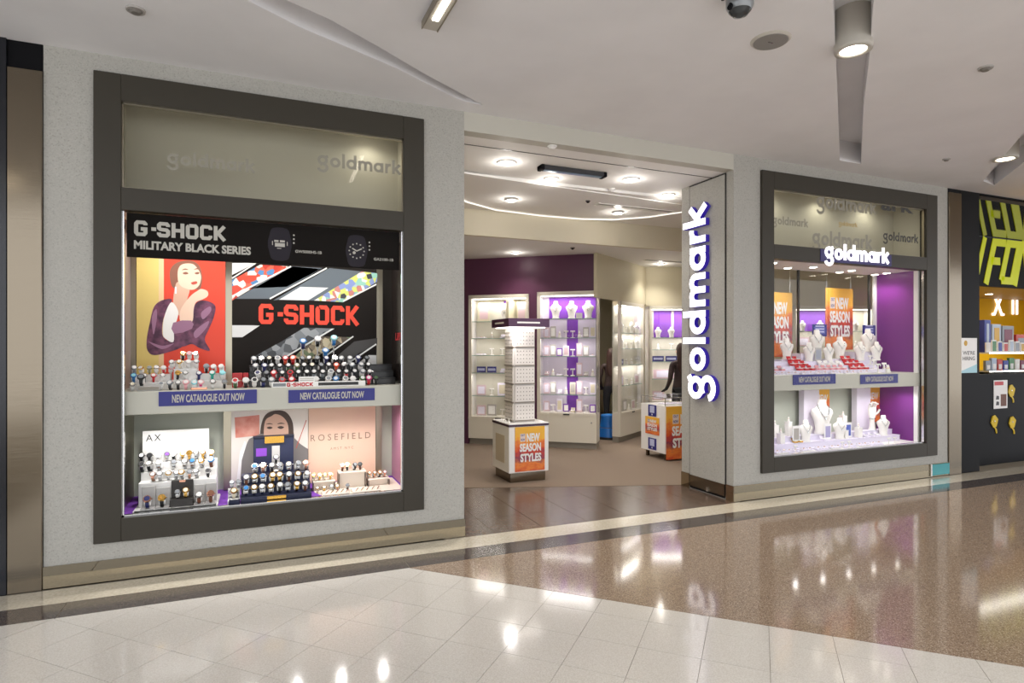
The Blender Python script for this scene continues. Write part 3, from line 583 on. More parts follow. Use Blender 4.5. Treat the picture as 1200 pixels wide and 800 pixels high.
printshape(fp, [(207, 331), (216, 336), (222.5, 338), (219, 352), (216, 366), (209, 369), (203, 354)], Yp, mat('print_skin_shade', '#dcb29b', .5), .0012, 'printed_neck')
printshape(fp, [(208.7, 316.2), (213.6, 309.7), (225, 309), (231.5, 314.6), (235.5, 322.7), (234.7, 330.9), (231.5, 336.5), (225.8, 339.5), (218.5, 338.2), (212, 335), (208.7, 329)], Yp, skin, .0018, 'printed_face')
printshape(fp, [(199, 350), (187.6, 352.8), (180.3, 360), (176, 376), (172, 397.5), (173, 410.5), (181, 416), (199, 412), (213.6, 406), (213.6, 397), (203, 400), (194, 397.5), (190, 389), (192.5, 370), (201, 354)], Yp, plumP, .0016, 'printed_jacket')
printshape(fp, [(230, 355), (238, 352), (247.7, 354.4), (252.6, 360), (250, 373), (244.5, 386), (240, 398), (246, 410.5), (234.7, 408), (225, 403), (213.6, 406), (203, 401), (203, 379.6), (223.3, 376.3), (225, 365)], Yp, plumP, .0017, 'printed_sleeve')
printshape(fp, [(200.6, 354), (208.7, 364), (207, 376), (203.5, 381), (203.5, 400), (195, 397.5), (191, 391), (192.5, 371.5)], Yp, whiteP, .0021, 'printed_top')
printshape(fp, [(215, 357), (224, 346), (231, 341), (236, 338.5), (243, 341), (243.6, 346.5), (238, 350.5), (230, 354), (227, 362), (225, 377), (212, 377), (211, 366)], Yp, skin, .0026, 'printed_hand')
printshape(fp, [(203, 378), (224, 375.5), (225, 385), (204, 391)], Yp, lightP, .0029, 'printed_cuff', 2)
for q, pts in enumerate(([(178, 372), (183, 362), (184, 372), (180, 392)], [(236, 366), (246, 359), (247, 365), (238, 374)], [(174, 400), (190, 405), (204, 402), (190, 409)], [(228, 388), (244, 376), (242, 384), (230, 396)])): printshape(fp, pts, Yp, lightP, .0024, 'printed_fold')
printshape(fp, [(224, 331), (230, 329.5), (231, 332), (226, 333.5)], Yp, mat('print_lips', '#c0503f', .5), .0024, 'printed_lips')
for pts in ([(214, 320), (218, 318.5), (221, 320.5), (217, 321.5)], [(228, 320), (232, 318.5), (234, 320), (231, 321.5)], [(213, 316.5), (217, 314.5), (221, 316), (217, 316)], [(227, 316), (231, 314), (235, 316), (231, 315.5)]): printshape(fp, pts, Yp, hair, .0024, 'printed_eye', 3)
printshape(fp, [(205, 336), (207, 336), (207, 344), (205, 344)], Yp, whiteP, .0024, 'printed_earring', 0)
# brand board with diagonal artwork (upper right)
a = at(272, 452, Yp); b_ = at(441, 452, Yp)
gb = board('brand_board', 'dark board with diagonal graffiti stripes and big red brand lettering', 'display board', (a.x, Yp+.006, 1.292), UX, UZ, NY, b_.x-a.x, tz-1.292, mat('board_charcoal', '#221e1c', .6, spec=.1))
def graffiti(name, cols, scale):
    m = mat(name, '#888888', .4); N, L, b = nodes(m); v = tex(m, 'ShaderNodeTexVoronoi', Scale=scale); nz = tex(m, 'ShaderNodeTexNoise', Scale=scale*.6, Detail=2); L.new(coords(m), nz.inputs[0])
    L.new(nz.outputs['Color'], v.inputs['Vector']) if False else L.new(coords(m), v.inputs['Vector'])
    st = [(i/len(cols), c) for i, c in enumerate(cols)]; L.new(ramp(m, v.outputs['Color'], st, 'CONSTANT'), b.inputs['Base Color']); return m
g1 = graffiti('graffiti_red', ['#c8432f', '#d8614b', '#c8432f', '#4a7fb0', '#e3d9d0', '#b8382a'], 22.); g2 = graffiti('graffiti_multi', ['#a9b8c4', '#7f8fc0', '#c9cf6a', '#e8e4dc', '#8fc0b0', '#c07a70', '#3a3a40'], 26.)
g3 = graffiti('graffiti_grey', ['#55585c', '#7c8084', '#3c3e42', '#9a9da0'], 16.); g4 = graffiti('graffiti_sepia', ['#8a7a62', '#b9a888', '#5a4c3c', '#cdbf9e', '#6d7b58'], 28.)
panW = mat('print_pale', '#dcdcdc', .4); slate = mat('print_slate', '#5c646c', .4); lineW = mat('print_line', '#e6e6e4', .4)
for pts, m in (([(272, 322), (272, 308), (300, 308)], panW), ([(272, 352), (272, 328), (305, 310), (338, 312)], g1), ([(276, 350), (342, 312), (378, 314), (315, 350)], slate), ([(290, 338), (340, 312), (376, 315), (336, 336)], g3), ([(327, 351), (352, 336), (385, 337), (361, 352)], panW), ([(368, 352), (424, 318), (442, 320), (442, 330), (402, 354)], g2), ([(320, 352), (386, 314), (424, 318), (368, 352), (361, 352), (385, 337), (352, 336), (327, 351)], slate), ([(272, 381), (305, 381), (284, 395), (272, 395)], panW), ([(297, 418), (330, 400), (356, 384), (392, 384), (334, 418)], g3), ([(345, 418), (370, 394), (414, 395), (380, 412), (360, 425)], g4), ([(398, 432), (420, 414), (442, 404), (442, 396), (415, 400), (380, 430)], mat('print_dark', '#3c3836', .4)), ([(416, 428), (432, 416), (441, 416), (441, 428)], panW)): printshape(gb, pts, Yp, m, .0008, 'printed_stripe', 0)
def pline(p0, p1, w):
    q0, q1 = at(*p0, Yp), at(*p1, Yp); part('printed_line', MB().ribbon([(q0.x, q0.z), (q1.x, q1.z)], w, (0, Yp-.0014, 0), UX, UZ, NY, .0004), lineW, gb)
for l in (((272, 347), (341, 312), .012), ((316, 350), (383, 314), .012), ((402, 353), (441, 333), .012), ((333, 419), (392, 384), .013), ((380, 418), (414, 394), .012), ((404, 428), (441, 403), .013), ((272, 326), (300, 308), .01)): pline(*l)
printshape(gb, [(272, 353), (441, 358), (441, 387), (272, 380)], Yp, mat('board_charcoal'), .0018, 'printed_band', 0)
a = at(303, 378, Yp); b_ = at(421, 381, Yp); part('brand_lettering', block_logo((a.x, Yp, a.z-.01), UX, UZ, NY, b_.x-a.x, .168, .004), redP, gb)
# dark reflective return board on the right of the upper bay
rb = single('side_board', B(1.1, 1.1145, .12, .6, 1.292, 2.5), mat('board_dark', '#2a2422', .2), 'dark glossy side board at the right end of the watch window', 'board')
part('lettering', lettering('L89', (1.0995, .42, 1.66), (0, -1, 0), UZ, (-1, 0, 0), .22, .07, .03), mat('print_crimson', '#c02a33', .5), rb)
# lower bay posters
part('base_mat', B(xat(370, .15), 1.1, .062, .58, .4248, .4254), mat('cream_mat', '#eadccd', .6), w1)
Yq = .6; a = at(271, 570, Yq); b_ = at(361, 570, Yq); zt = 1.115
wp = board('portrait_poster', 'wide poster of a dark-haired person in a grey coat behind the navy stand', 'poster', (a.x, Yq+.006, .43), UX, UZ, NY, b_.x-a.x, zt-.43, mat('poster_pale', '#e4dcd4', .5))
printshape(wp, [(275, 489), (304, 486), (304, 510), (276, 513)], Yq, mat('poster_coral', '#d97f6d', .5), .0006, 'coral_block', 0); speckle(MATS['poster_coral'], '#cf6f60', '#e3a493', 9.)
printshape(wp, [(305, 514), (306, 498), (311, 486), (321, 481), (334, 482), (342, 492), (344, 506), (342, 520), (310, 520)], Yq, mat('print_brown_hair', '#4a3830', .5), .001, 'printed_hair')
printshape(wp, [(309.5, 512), (309.5, 499), (312, 491), (318, 487.5), (323, 485), (331, 488), (337, 496), (338, 509), (335, 522), (313, 522)], Yq, mat('print_tan_skin', '#dcb29c', .5), .0014, 'printed_face')
for pts in ([(312.5, 501), (316, 499.5), (319.5, 501), (316, 502.6)], [(325, 500.5), (329, 499), (333, 500.5), (329, 502.4)], [(311.5, 497), (316, 495.6), (320, 497.2), (316, 496.8)], [(324.5, 496.8), (329, 495), (334, 496.4), (329, 496.4)]): printshape(wp, pts, Yq, mat('print_brown_hair'), .0018, 'printed_eye', 3)
printshape(wp, [(321, 500), (323, 500), (324.5, 508), (320.5, 509)], Yq, mat('print_skin_shade', '#dcb29b', .5), .0018, 'printed_nose', 2)
printshape(wp, [(281, 575), (284, 530), (292, 514), (305, 508), (340, 508), (352, 520), (361, 526), (361, 575)], Yq, mat('print_grey_coat', '#7c7775', .5), .0012, 'printed_coat', 0)
printshape(wp, [(276, 575), (281, 530), (287, 516), (289, 520), (283, 540), (280, 575)], Yq, whiteP, .0016, 'printed_lapel', 0)
q0, q1 = at(347, 525, Yq), at(359, 492, Yq); part('printed_straw', MB().ribbon([(q0.x, q0.z), (q1.x, q1.z)], .006, (0, Yq-.002, 0), UX, UZ, NY, .0004), mat('print_lips'), wp)
a = at(361.5, 570, Yq); b_ = at(440, 570, Yq)
rp = board('blush_panel', 'plain blush pink panel with thin grey capital lettering in the watch window', 'display board', (a.x, Yq+.006, .43), UX, UZ, NY, b_.x-a.x, zt-.43, mat('blush', '#e2bfa9', .5))
p = at(364, 517, Yq); e_ = at(434, 517, Yq); letters(rp, 'R O S E F I E L D', (p.x, Yq, p.z), UX, UZ, NY, 0, 0, e_.x-p.x, .055, mat('print_taupe', '#8f7768', .5), .0, .002)
p = at(387, 527, Yq); e_ = at(414, 527, Yq); letters(rp, 'A M S T . N Y C', (p.x, Yq, p.z), UX, UZ, NY, 0, 0, e_.x-p.x, .022, mat('print_taupe'), .0, .002)
a = at(167, 532, .46); b_ = at(245, 532, .46)
ax = board('brand_card', 'white brand card with two black letters above the silver watches', 'display board', (a.x, .466, .50), UX, UZ, NY, b_.x-a.x, .46, mat('card_white', '#dcdbd8', .5))
p = at(171, 517, .46); letters(ax, 'A', (p.x, .466, p.z), UX, UZ, NY, 0, 0, .045, .05, blackP, .0); letters(ax, 'X', (p.x+.055, .466, p.z), UX, UZ, NY, 0, 0, .045, .05, blackP, .0)
# lit wordmark over the jewellery window
a = at(966, 304, -.032); b_ = at(1041, 307, -.032); t = thing('window_sign', 'small illuminated white wordmark on the rail above the jewellery window', 'sign', (a.x, -.035, 2.55))
part('backing', B(a.x-.06, b_.x+.05, -.036, -.0305, 2.555, 2.69), mat('sign_backing', '#2a2350', .4, emit='#2a1f70', es=.25), t); part('letter_faces', logo((a.x, -.037, 2.585), UX, UZ, NY, b_.x-a.x, .008, .29), signE, t)
#PART3
# ------------------------------------------------------------------ small display goods: shared meshes, one object each
_cache = {}
def shared(key, m, maker):
    k = (key, m.name)
    if k not in _cache: _cache[k] = _mesh(key, maker(), m)
    return _cache[k]
def strap_mesh(w=.021, ry=.022, rz=.028, th=.004, n=16):
    def f():
        mb = MB(); vs = []
        for k in range(n):
            a = 2*math.pi*k/n; c_, s_ = math.cos(a), math.sin(a); ww = w*(.72+.28*max(0, math.cos(a-2.5)))/2
            for e in (0, th):
                for x in (-ww, ww): vs.append((x, (ry+e)*c_, rz+th+(rz+e)*s_))
        for k in range(n):
            i, j = 4*k, 4*((k+1) % n); mb.add([], [])
            mb.f += [(i+2, i+3, j+3, j+2), (i+1, i, j, j+1), (i, i+2, j+2, j), (i+3, i+1, j+1, j+3)]; mb.sm += [False]*4
        mb.v = vs; return mb
    return f
FA_ = math.radians(140); FC = (0, .026*math.cos(FA_), .032+.032*math.sin(FA_)); FN = (0, math.cos(FA_), math.sin(FA_))
def case_mesh(n=14, r=.0205):
    def f():
        c_ = Vector(FC); d_ = Vector(FN); mb = MB().cyl(c_-d_*.001, c_+d_*.009, r, r*.93, n)
        return mb.cyl(c_+Vector((r, 0, 0)), c_+Vector((r+.005, 0, 0)), .003, .003, 6)
    return f
def dial_mesh(r=.0145, n=14): return lambda: MB().cyl(Vector(FC)+Vector(FN)*.0085, Vector(FC)+Vector(FN)*.0105, r, r*.96, n)
def cushion_mesh(): return MB().cyl((-.014, 0, .031), (.014, 0, .031), .019, .019, 10)
WC = {n: mat('watch_'+n, c, r, mt) for n, c, r, mt in (('black', '#1d1d20', .4, 0), ('white', '#d8d6d4', .4, 0), ('red', '#c3242b', .4, 0), ('navy', '#22285c', .4, 0), ('blue', '#2c77b8', .4, 0), ('teal', '#1f9c8c', .4, 0), ('pink', '#e2a3a8', .4, 0), ('magenta', '#b8246c', .4, 0), ('green', '#46633f', .4, 0), ('khaki', '#8a8460', .4, 0), ('grey', '#7d8186', .4, 0), ('purple', '#7d4aa8', .4, 0), ('brown', '#6b3d28', .5, 0), ('orange', '#e2552f', .4, 0), ('silver', '#cfd0d2', .2, 1), ('gold', '#dcb060', .22, 1), ('rose', '#d9a48c', .22, 1), ('cyan', '#8fd0d8', .4, 0), ('cream', '#e8dcc4', .4, 0))}
def watch(x, y, z, strap, case, dial, label, group, rz=0., sc=1., rugged=False, cush=True):
    t = thing('watch', label, 'watch', (x, y, z), rz, group, scale=sc)
    sm, km, dm = WC[strap], WC[case], WC[dial]; rg = 'r' if rugged else 'd'
    part('strap', shared('strap'+rg, sm, strap_mesh(.026 if rugged else .02)), None, t)
    part('case', shared('case'+rg, km, case_mesh(8 if rugged else 14, .0235 if rugged else .0205)), None, t)
    part('dial', shared('dial'+rg, dm, dial_mesh()), None, t)
    if cush: part('cushion', shared('cushion', mattW, cushion_mesh), None, t)
    return t
def watch_row(pxs, Y, z, cols, where, group, sc=1., rugged=False, jit=.004, start=0):
    for i, (px, c) in enumerate(zip(pxs, cols)):
        c = c.split('/'); st, ca, di = c[0], c[1] if len(c) > 1 else c[0], c[2] if len(c) > 2 else 'white'
        watch(xat(px, Y), Y+random.uniform(-jit, jit), z, st, ca, di, f'{st} watch, {ordinal(i+start)} from left, {where}', group, random.uniform(-.25, .25), sc*.88*random.uniform(.96, 1.04), rugged)
def riser(x0, x1, steps, m, label, name='display_riser', bev=.003):     # stepped block: steps of (y0, y1, z0, z1)
    t = thing(name, label, 'display riser', ((x0+x1)/2, (steps[0][0]+steps[-1][1])/2, steps[0][2]), group='display risers')
    for y0, y1, z0, z1 in steps:
        part('step', B(x0, x1, y0, y1, z0, z1-.006, bev), m, t); part('step_top', B(x0-.002, x1+.002, y0-.002, y1+.001, z1-.006, z1), whiteM if m is mattW else m, t)
    return t
SH = 1.2905; FL = .4255
acryl = mat('grey_acrylic', '#b9b6b4', .2); darkr = mat('riser_black', '#232122', .3)
# --- watch window, upper bay, left group
gl = 'fashion watches on the upper shelf'
riser(xat(152, .2), xat(198, .2), [(.19, .27, SH, 1.345), (.28, .38, SH, 1.40)], mattW, 'white stepped riser under watches at the left end of the upper shelf')
watch_row([155, 189], .13, SH, ['white/silver/cream', 'white/white/grey'], 'front row at left end of upper shelf', gl)
watch_row([157, 169, 180, 190], .23, 1.3455, ['blue/blue/cyan', 'black/silver/white', 'red/red/white', 'white/silver'], 'middle row under the fashion poster', gl, 1.05)
watch_row([157, 166, 175, 183, 192, 200], .33, 1.4005, ['grey/grey/white', 'white/gold/white', 'khaki/khaki/grey', 'white/silver/white', 'red/white/white', 'white/pink/white'], 'back row under the fashion poster', gl, 1.05)
t = thing('strap_box', 'small grey metal display box holding a black watch at the shelf edge', 'display box', (xat(174, .1), .1, SH)); x0, x1 = xat(161, .1), xat(188, .1)
part('body', B(x0, x1, .08, .14, SH, SH+.035, .003), acryl, t); part('front_band', B(x0+.006, x1-.006, .078, .0805, SH+.006, SH+.03), mat('warm_grey', '#8a8378', .4), t)
watch(xat(166, .11), .11, SH+.0355, 'black', 'black', 'grey', 'black watch on the small grey metal box', gl, 0, 1.2)
riser(xat(204, .3), xat(231, .3), [(.22, .27, SH, 1.36), (.275, .34, SH, 1.44), (.345, .42, SH, 1.50)], mattW, 'tall white stepped tower in front of the fashion poster')
watch_row([208, 217], .24, 1.3605, ['black/gold/gold', 'white/silver/white'], 'on the lowest step of the white tower', gl, 1.1)
watch_row([202, 211, 220.5, 230], .305, 1.4405, ['white/silver/white', 'cream/gold/white', 'white/white/white', 'white/silver/white'], 'on the middle step of the white tower', gl, 1.1)
watch_row([214, 222, 230], .38, 1.5005, ['black/gold/cream', 'white/silver/pink', 'white/silver/white'], 'on the top step of the white tower', gl, 1.15)
watch_row([200, 209, 218, 228, 235, 249, 263], .13, SH, ['black/grey/white', 'black/silver/white', 'pink/pink/white', 'white/cyan/white', 'magenta/pink/white', 'white/silver/white', 'black/silver/grey'], 'front row below the white tower', gl, 1.15)
riser(xat(232, .3), xat(264, .3), [(.24, .3, SH, 1.35), (.31, .38, SH, 1.40)], mattW, 'white stepped riser beside the red half of the fashion poster')
watch_row([233, 249, 260], .27, 1.3505, ['navy/navy/white', 'teal/teal/white', 'white/cyan/cyan'], 'middle row right of the white tower', gl, 1.15)
watch_row([242, 251, 260], .345, 1.4005, ['black/grey/grey', 'red/white/white', 'white/white/white'], 'back row right of the white tower', gl, 1.15)
x0, x1 = xat(224, .09), xat(243, .09); t = thing('display_tray', 'rose metal tray at the shelf edge between the watches', 'tray', ((x0+x1)/2, .09, SH)); part('body', B(x0, x1, .07, .115, SH, SH+.018, .003), rosegM, t); part('pad', B(x0+.006, x1-.006, .073, .112, SH+.018, SH+.022), mattW, t)
# --- rugged watches in front of the brand board
gr = 'rugged watches in front of the brand board'; X0, X1 = xat(292, .3), xat(443, .3)
riser(X0, 1.06, [(.235, .31, SH, 1.345), (.312, .39, SH, 1.40), (.392, .49, SH, 1.455)], darkr, 'long black stepped riser under the rugged watches')
pal = ['black/black/white', 'black/grey/white', 'black/black/grey', 'black/silver/white', 'black/black/white', 'grey/black/white', 'black/gold/white', 'navy/navy/white', 'green/black/white', 'black/black/cream']
def pick(n, special): return [special.get(i, random.choice(pal)) for i in range(n)]
watch_row([297+9.4*i for i in range(15)], .44, 1.4555, pick(15, {2: 'black/black/cream', 3: 'white/white/grey', 4: 'orange/red/white', 5: 'red/orange/white', 12: 'white/grey/white'}), 'top row of rugged watches', gr, 1.2, True)
watch_row([300+9.4*i for i in range(15)], .35, 1.4005, pick(15, {5: 'green/khaki/white', 10: 'orange/orange/white', 13: 'white/grey/white'}), 'third row of rugged watches', gr, 1.2, True)
watch_row([303+9.3*i for i in range(15)], .272, 1.3455, pick(15, {0: 'white/white/navy', 2: 'red/red/white', 4: 'red/red/black', 9: 'white/white/grey', 11: 'red/black/white', 13: 'white/grey/white'}), 'second row of rugged watches', gr, 1.2, True)
watch_row([276, 288, 298, 308, 318, 330, 342, 356, 370, 384, 394, 404, 414, 424, 432, 440], .19, SH, ['green/white/red', 'black/white/white', 'white/white/black', 'navy/black/grey', 'white/grey/white', 'red/red/grey', 'green/red/white', 'black/black/white', 'black/white/white', 'white/white/grey', 'black/blue/white', 'white/white/grey', 'purple/white/white', 'red/green/white', 'red/magenta/white', 'black/black/green'], 'front row of rugged watches', gr, 1.25, True)
for i, (px, h, c, lab) in enumerate(((355, .13, 'navy/blue/white', 'navy rugged watch raised on a slim stand before the grey stripe'), (372, .15, 'black/white/white', 'black rugged watch with white dial raised on a slim stand'), (391, .16, 'blue/cyan/white', 'bright blue rugged watch raised on the tallest slim stand'), (381, .05, 'blue/blue/white', 'deep blue rugged watch on a low slim stand'))):
    x = xat(px, .53); t = thing('watch_stand', f'slim clear stand holding the {lab.split(" raised")[0].split(" on")[0]}', 'stand', (x, .53, SH))
    z = 1.4555+h; part('base', B(x-.02, x+.02, .505, .555, SH, SH+.008, .002), acryl, t); part('post', MB().cyl((x, .53, SH+.008), (x, .53, z-.006), .006, .006, 8), acryl, t); part('plate', B(x-.018, x+.018, .51, .55, z-.006, z, .001), acryl, t)
    c = c.split('/'); watch(x, .53, z+.0005, c[0], c[1], c[2], lab, gr, 0, 1.25, True)
for px0, px1, lab in ((272, 284, 'red presentation box at the left of the rugged watches'), (284.5, 291, 'red presentation box behind the white and black watches')):
    x0, x1 = xat(px0, .26), xat(px1, .26); t = thing('presentation_box', lab, 'box', ((x0+x1)/2, .26, SH)); part('body', B(x0, x1, .25, .30, SH, SH+.05, .003), WC['red'], t); part('lid', B(x0, x1, .30, .312, SH, SH+.11, .003), WC['red'], t); part('pad', B(x0+.006, x1-.006, .252, .298, SH+.05, SH+.054), WC['khaki'], t)
x0, x1 = xat(318, .1), xat(428, .1); t = thing('brand_strip', 'white edge strip with red brand label and black bar before the rugged watches', 'label strip', ((x0+x1)/2, .1, SH)); part('body', B(x0, x1, .09, .11, SH, SH+.042, .002), whiteM, t)
xa, xb = xat(336, .09), xat(367, .09); part('brand_lettering', block_logo((xa, .09, SH+.008), UX, UZ, NY, xb-xa, .028, .0005), WC['red'], t); xa, xb = xat(373, .09), xat(420, .09); part('black_bar', B(xa, xb, .088, .0905, SH+.01, SH+.034), blackP, t); xa, xb = xat(320, .09), xat(335, .09); part('grey_bar', B(xa, xb, .088, .0905, SH+.01, SH+.034), WC['grey'], t)
x0, x1 = xat(350, .14), xat(369, .14); t = thing('info_card', 'white information card standing among the rugged watches', 'card', ((x0+x1)/2, .14, SH)); part('card', B(x0, x1, .135, .14, SH+.004, SH+.08), whiteP, t); part('foot', B(x0, x1, .135, .16, SH, SH+.004), acryl, t)
for k in range(4): part('text_line', B(x0+.01, x1-.01, .1342, .1352, SH+.02+k*.014, SH+.026+k*.014), greyP, t)

# --- watch window, lower bay
ga = 'silver and gold watches under the white brand card'
xa, xb = xat(166, .3), xat(254, .3)
tr = thing('display_plinth', 'white stepped plinth carrying the silver watches in the lower left bay', 'display riser', ((xa+xb)/2, .25, FL))
part('tray', B(xa-.02, xb+.02, .064, .42, FL, FL+.02, .004), whiteM, tr); part('front_edge', B(xa-.01, xb+.01, .0605, .064, FL+.003, FL+.022), silverM, tr)
for y0, y1, z1 in ((.17, .26, .62), (.262, .33, .68), (.332, .41, .735)): part('step', B(xa, xb, y0, y1, FL+.02, z1, .003), mattW, tr)
watch_row([167, 176.5, 195, 204.5], .37, .7355, ['black/black/white', 'black/black/black', 'silver/silver/purple', 'black/silver/white'], 'top row at the left of the white plinth', ga, 1.15)
watch_row([186], .37, .7355, ['white/silver/white'], 'pale one in the top plinth row', ga, 1.15)
watch_row([213.5, 222, 230.5, 239, 248], .37, .7355, ['gold/gold/white', 'gold/gold/gold', 'silver/silver/white', 'gold/gold/white', 'gold/gold/cream'], 'top row at the right of the white plinth', ga, 1.15)
watch_row([167, 176, 187, 203, 217, 226, 237, 248], .295, .6805, ['black/silver/black', 'black/silver/white', 'silver/silver/white', 'silver/silver/grey', 'silver/silver/white', 'silver/silver/blue', 'silver/gold/white', 'brown/blue/white'], 'middle row of the white plinth', ga, 1.3)
watch_row([180, 188, 197, 206, 214, 222, 231, 244], .215, .6205, ['rose/rose/white', 'silver/silver/white', 'silver/gold/white', 'silver/silver/white', 'silver/gold/white', 'rose/silver/grey', 'silver/silver/white', 'black/silver/black'], 'lowest row of the white plinth', ga, 1.15)
def watch_card(px0, px1, z1, strap, case, dial, lab):
    x0, x1 = xat(px0, .13), xat(px1, .13); t = thing('display_card', f'pale card behind the {lab}', 'display card', ((x0+x1)/2, .14, FL+.02)); part('card', B(x0, x1, .14, .15, FL+.021, z1, .002), acryl, t); part('foot', B(x0, x1, .066, .165, FL+.0205, FL+.03), acryl, t)
    watch((x0+x1)/2, .097, FL+.0305, strap, case, dial, lab, ga, 0, 1.3)
watch_card(166, 182, .60, 'navy', 'rose', 'navy', 'navy and rose watch on the leftmost card'); watch_card(183, 199, .585, 'black', 'gold', 'gold', 'black and gold watch on card left of black box')
watch_card(228, 240, .585, 'brown', 'silver', 'white', 'brown watch on card right of the black box'); watch_card(241, 254, .59, 'brown', 'rose', 'brown', 'dark brown watch on the rightmost card')
x0, x1 = xat(200, .12), xat(226, .12); t = thing('gift_box', 'open black gift box holding two watches at the front of the plinth', 'box', ((x0+x1)/2, .12, FL+.02)); part('base', B(x0-.004, x1+.004, .095, .155, FL+.0205, FL+.075, .003), mat('box_black', '#2a2523', .4), t); part('lid', B(x0, x1, .155, .166, FL+.06, FL+.20, .003), mat('box_black'), t); part('label', B((x0+x1)/2-.02, (x0+x1)/2+.02, .153, .156, FL+.185, FL+.2), WC['rose'], t)
watch(x0+.045, .12, FL+.0755, 'silver', 'silver', 'grey', 'silver watch at the left inside the open black gift box', ga, 0, .95); watch(x1-.045, .12, FL+.0755, 'gold', 'gold', 'cream', 'gold watch at the right inside the open black gift box', ga, 0, 1.1)
# navy stand group
gn = 'watches clustered around the navy stand'
x0, x1 = xat(297, .48), xat(344, .48); t = thing('navy_stand', 'tall navy display stand with a gold plate in front of the portrait poster', 'display stand', ((x0+x1)/2, .48, FL)); zt = at(320, 512, .48).z
part('panel', B(x0, x1, .47, .50, FL, zt, .003), navyM, t); part('cap', B(x0-.004, x1+.004, .455, .505, zt, zt+.015, .002), mat('ink', '#14182c', .4), t); part('gold_plate', B(x0+.085, x1-.075, .452, .457, zt-.045, zt+.01), goldM, t)
part('violet_label', B(x0+.02, x0+.10, .466, .4705, zt-.15, zt-.085), cloth, t); part('centre_slot', B(x0+.14, x0+.20, .465, .4705, FL+.14, zt-.07), acryl, t); part('ledge', B(x0+.14, x0+.20, .385, .47, zt-.22, zt-.213), acryl, t); part('ledge', B(x0+.14, x0+.20, .385, .47, zt-.335, zt-.328), acryl, t)
watch(x0+.17, .425, zt-.2125, 'black', 'silver', 'white', 'black watch on the upper ledge of the navy stand', gn, 0, 1.1); watch(x0+.17, .425, zt-.3275, 'gold', 'gold', 'white', 'gold watch on the lower ledge of the navy stand', gn, 0, 1.15)
x0, x1 = xat(283, .25), xat(363, .25)
t = thing('display_riser', 'navy stepped riser with a gold plate under the clustered watches', 'display riser', ((x0+x1)/2, .25, FL), group='display risers')
for y0, y1, z1 in ((.068, .18, .475), (.182, .26, .535), (.262, .36, .60)): part('step', B(x0, x1, y0, y1, FL, z1, .003), navyM, t)
xa, xb = xat(313, .1), xat(335, .1); part('gold_plate', B(xa, xb, .0635, .068, FL+.012, FL+.045), goldM, t)
p1 = ['silver/silver/white', 'silver/silver/grey', 'gold/gold/white', 'silver/gold/white', 'rose/rose/white', 'silver/silver/cream', 'black/silver/white', 'silver/silver/blue', 'brown/silver/white']
def pk(n): return [p1[(i*4+n) % len(p1)] if random.random() < .6 else random.choice(p1) for i in range(n)]
watch_row([299+9.9*i for i in range(7)], .312, .6005, pk(7), 'top row of the navy riser', gn, 1.36)
watch_row([289+9.9*i for i in range(8)], .222, .5355, pk(8), 'middle row of the navy riser', gn, 1.36)
watch_row([288+9.9*i for i in range(8)], .126, .4755, pk(8), 'lowest row of the navy riser', gn, 1.36)
x0, x1 = xat(267, .15), xat(281, .15); t = thing('watch_block', 'small white block with silver watches beside the navy riser', 'display block', ((x0+x1)/2, .15, FL)); part('block', B(x0, x1, .10, .20, FL, FL+.03, .003), mattW, t); part('back_step', B(x0, x1, .17, .22, FL+.03, FL+.10, .003), mattW, t)
watch_row([271, 278], .135, FL+.0305, ['silver/silver/grey', 'silver/silver/black'], 'on the small white block', gn, 1.05); watch_row([272, 279], .195, FL+.1005, ['silver/grey/white', 'silver/silver/grey'], 'on the raised back of the small white block', gn, 1.05)
x0 = xat(276, .08); t = thing('navy_cube', 'small navy cushion box with a cream watch at the window edge', 'box', (x0, .085, FL)); part('body', B(x0-.045, x0+.03, .065, .098, FL, FL+.04, .004), navyM, t); part('cushion', B(x0-.035, x0+.02, .068, .096, FL+.04, FL+.046, .002), whiteM, t); watch(x0-.01, .082, FL+.0465, 'cream', 'gold', 'cream', 'cream and gold watch on the small navy cushion box', gn, 0, 1.2)
# blush brand group
gb_ = 'watches before the blush panel'
for px0, px1, h, lab in ((366, 392, .075, 'low cream riser at the left before the blush panel'), (396, 428, .135, 'taller cream riser before the blush panel'), (430, 455, .06, 'low cream riser at the right before the blush panel')):
    x0, x1 = xat(px0, .36), xat(px1, .36); t = thing('display_riser', lab, 'display riser', ((x0+x1)/2, .36, FL), group='display risers'); part('top', B(x0, x1, .30, .42, FL+h-.012, FL+h, .002), mat('cream_riser', '#ece0d2', .4), t)
    for xx in (x0, x1-.008): part('side', B(xx, xx+.008, .30, .42, FL, FL+h-.012), mat('taupe_riser', '#6f6258', .4), t)
    part('infill', B(x0+.01, x1-.01, .33, .41, FL, FL+h-.014), mat('cream_riser'), t)
watch_row([368, 374, 380, 387], .35, FL+.0755, ['cream/gold/white', 'gold/gold/white', 'cream/gold/white', 'gold/gold/white'], 'on the low cream riser', gb_, .98)
watch_row([401, 407, 415, 422], .36, FL+.1355, ['brown/rose/white', 'black/gold/cream', 'black/black/grey', 'brown/black/black'], 'on the taller cream riser', gb_, 1.1)
watch_row([432, 438, 444, 450], .35, FL+.0605, ['cream/gold/white', 'rose/gold/white', 'black/gold/white', 'rose/rose/white'], 'on the right cream riser', gb_, .95)
watch_row([372, 380, 389, 395, 407], .22, FL, ['cream/gold/white', 'gold/gold/white', 'cream/silver/white', 'rose/gold/white', 'black/silver/grey'], 'on the bay floor before the blush panel', gb_, 1.0)
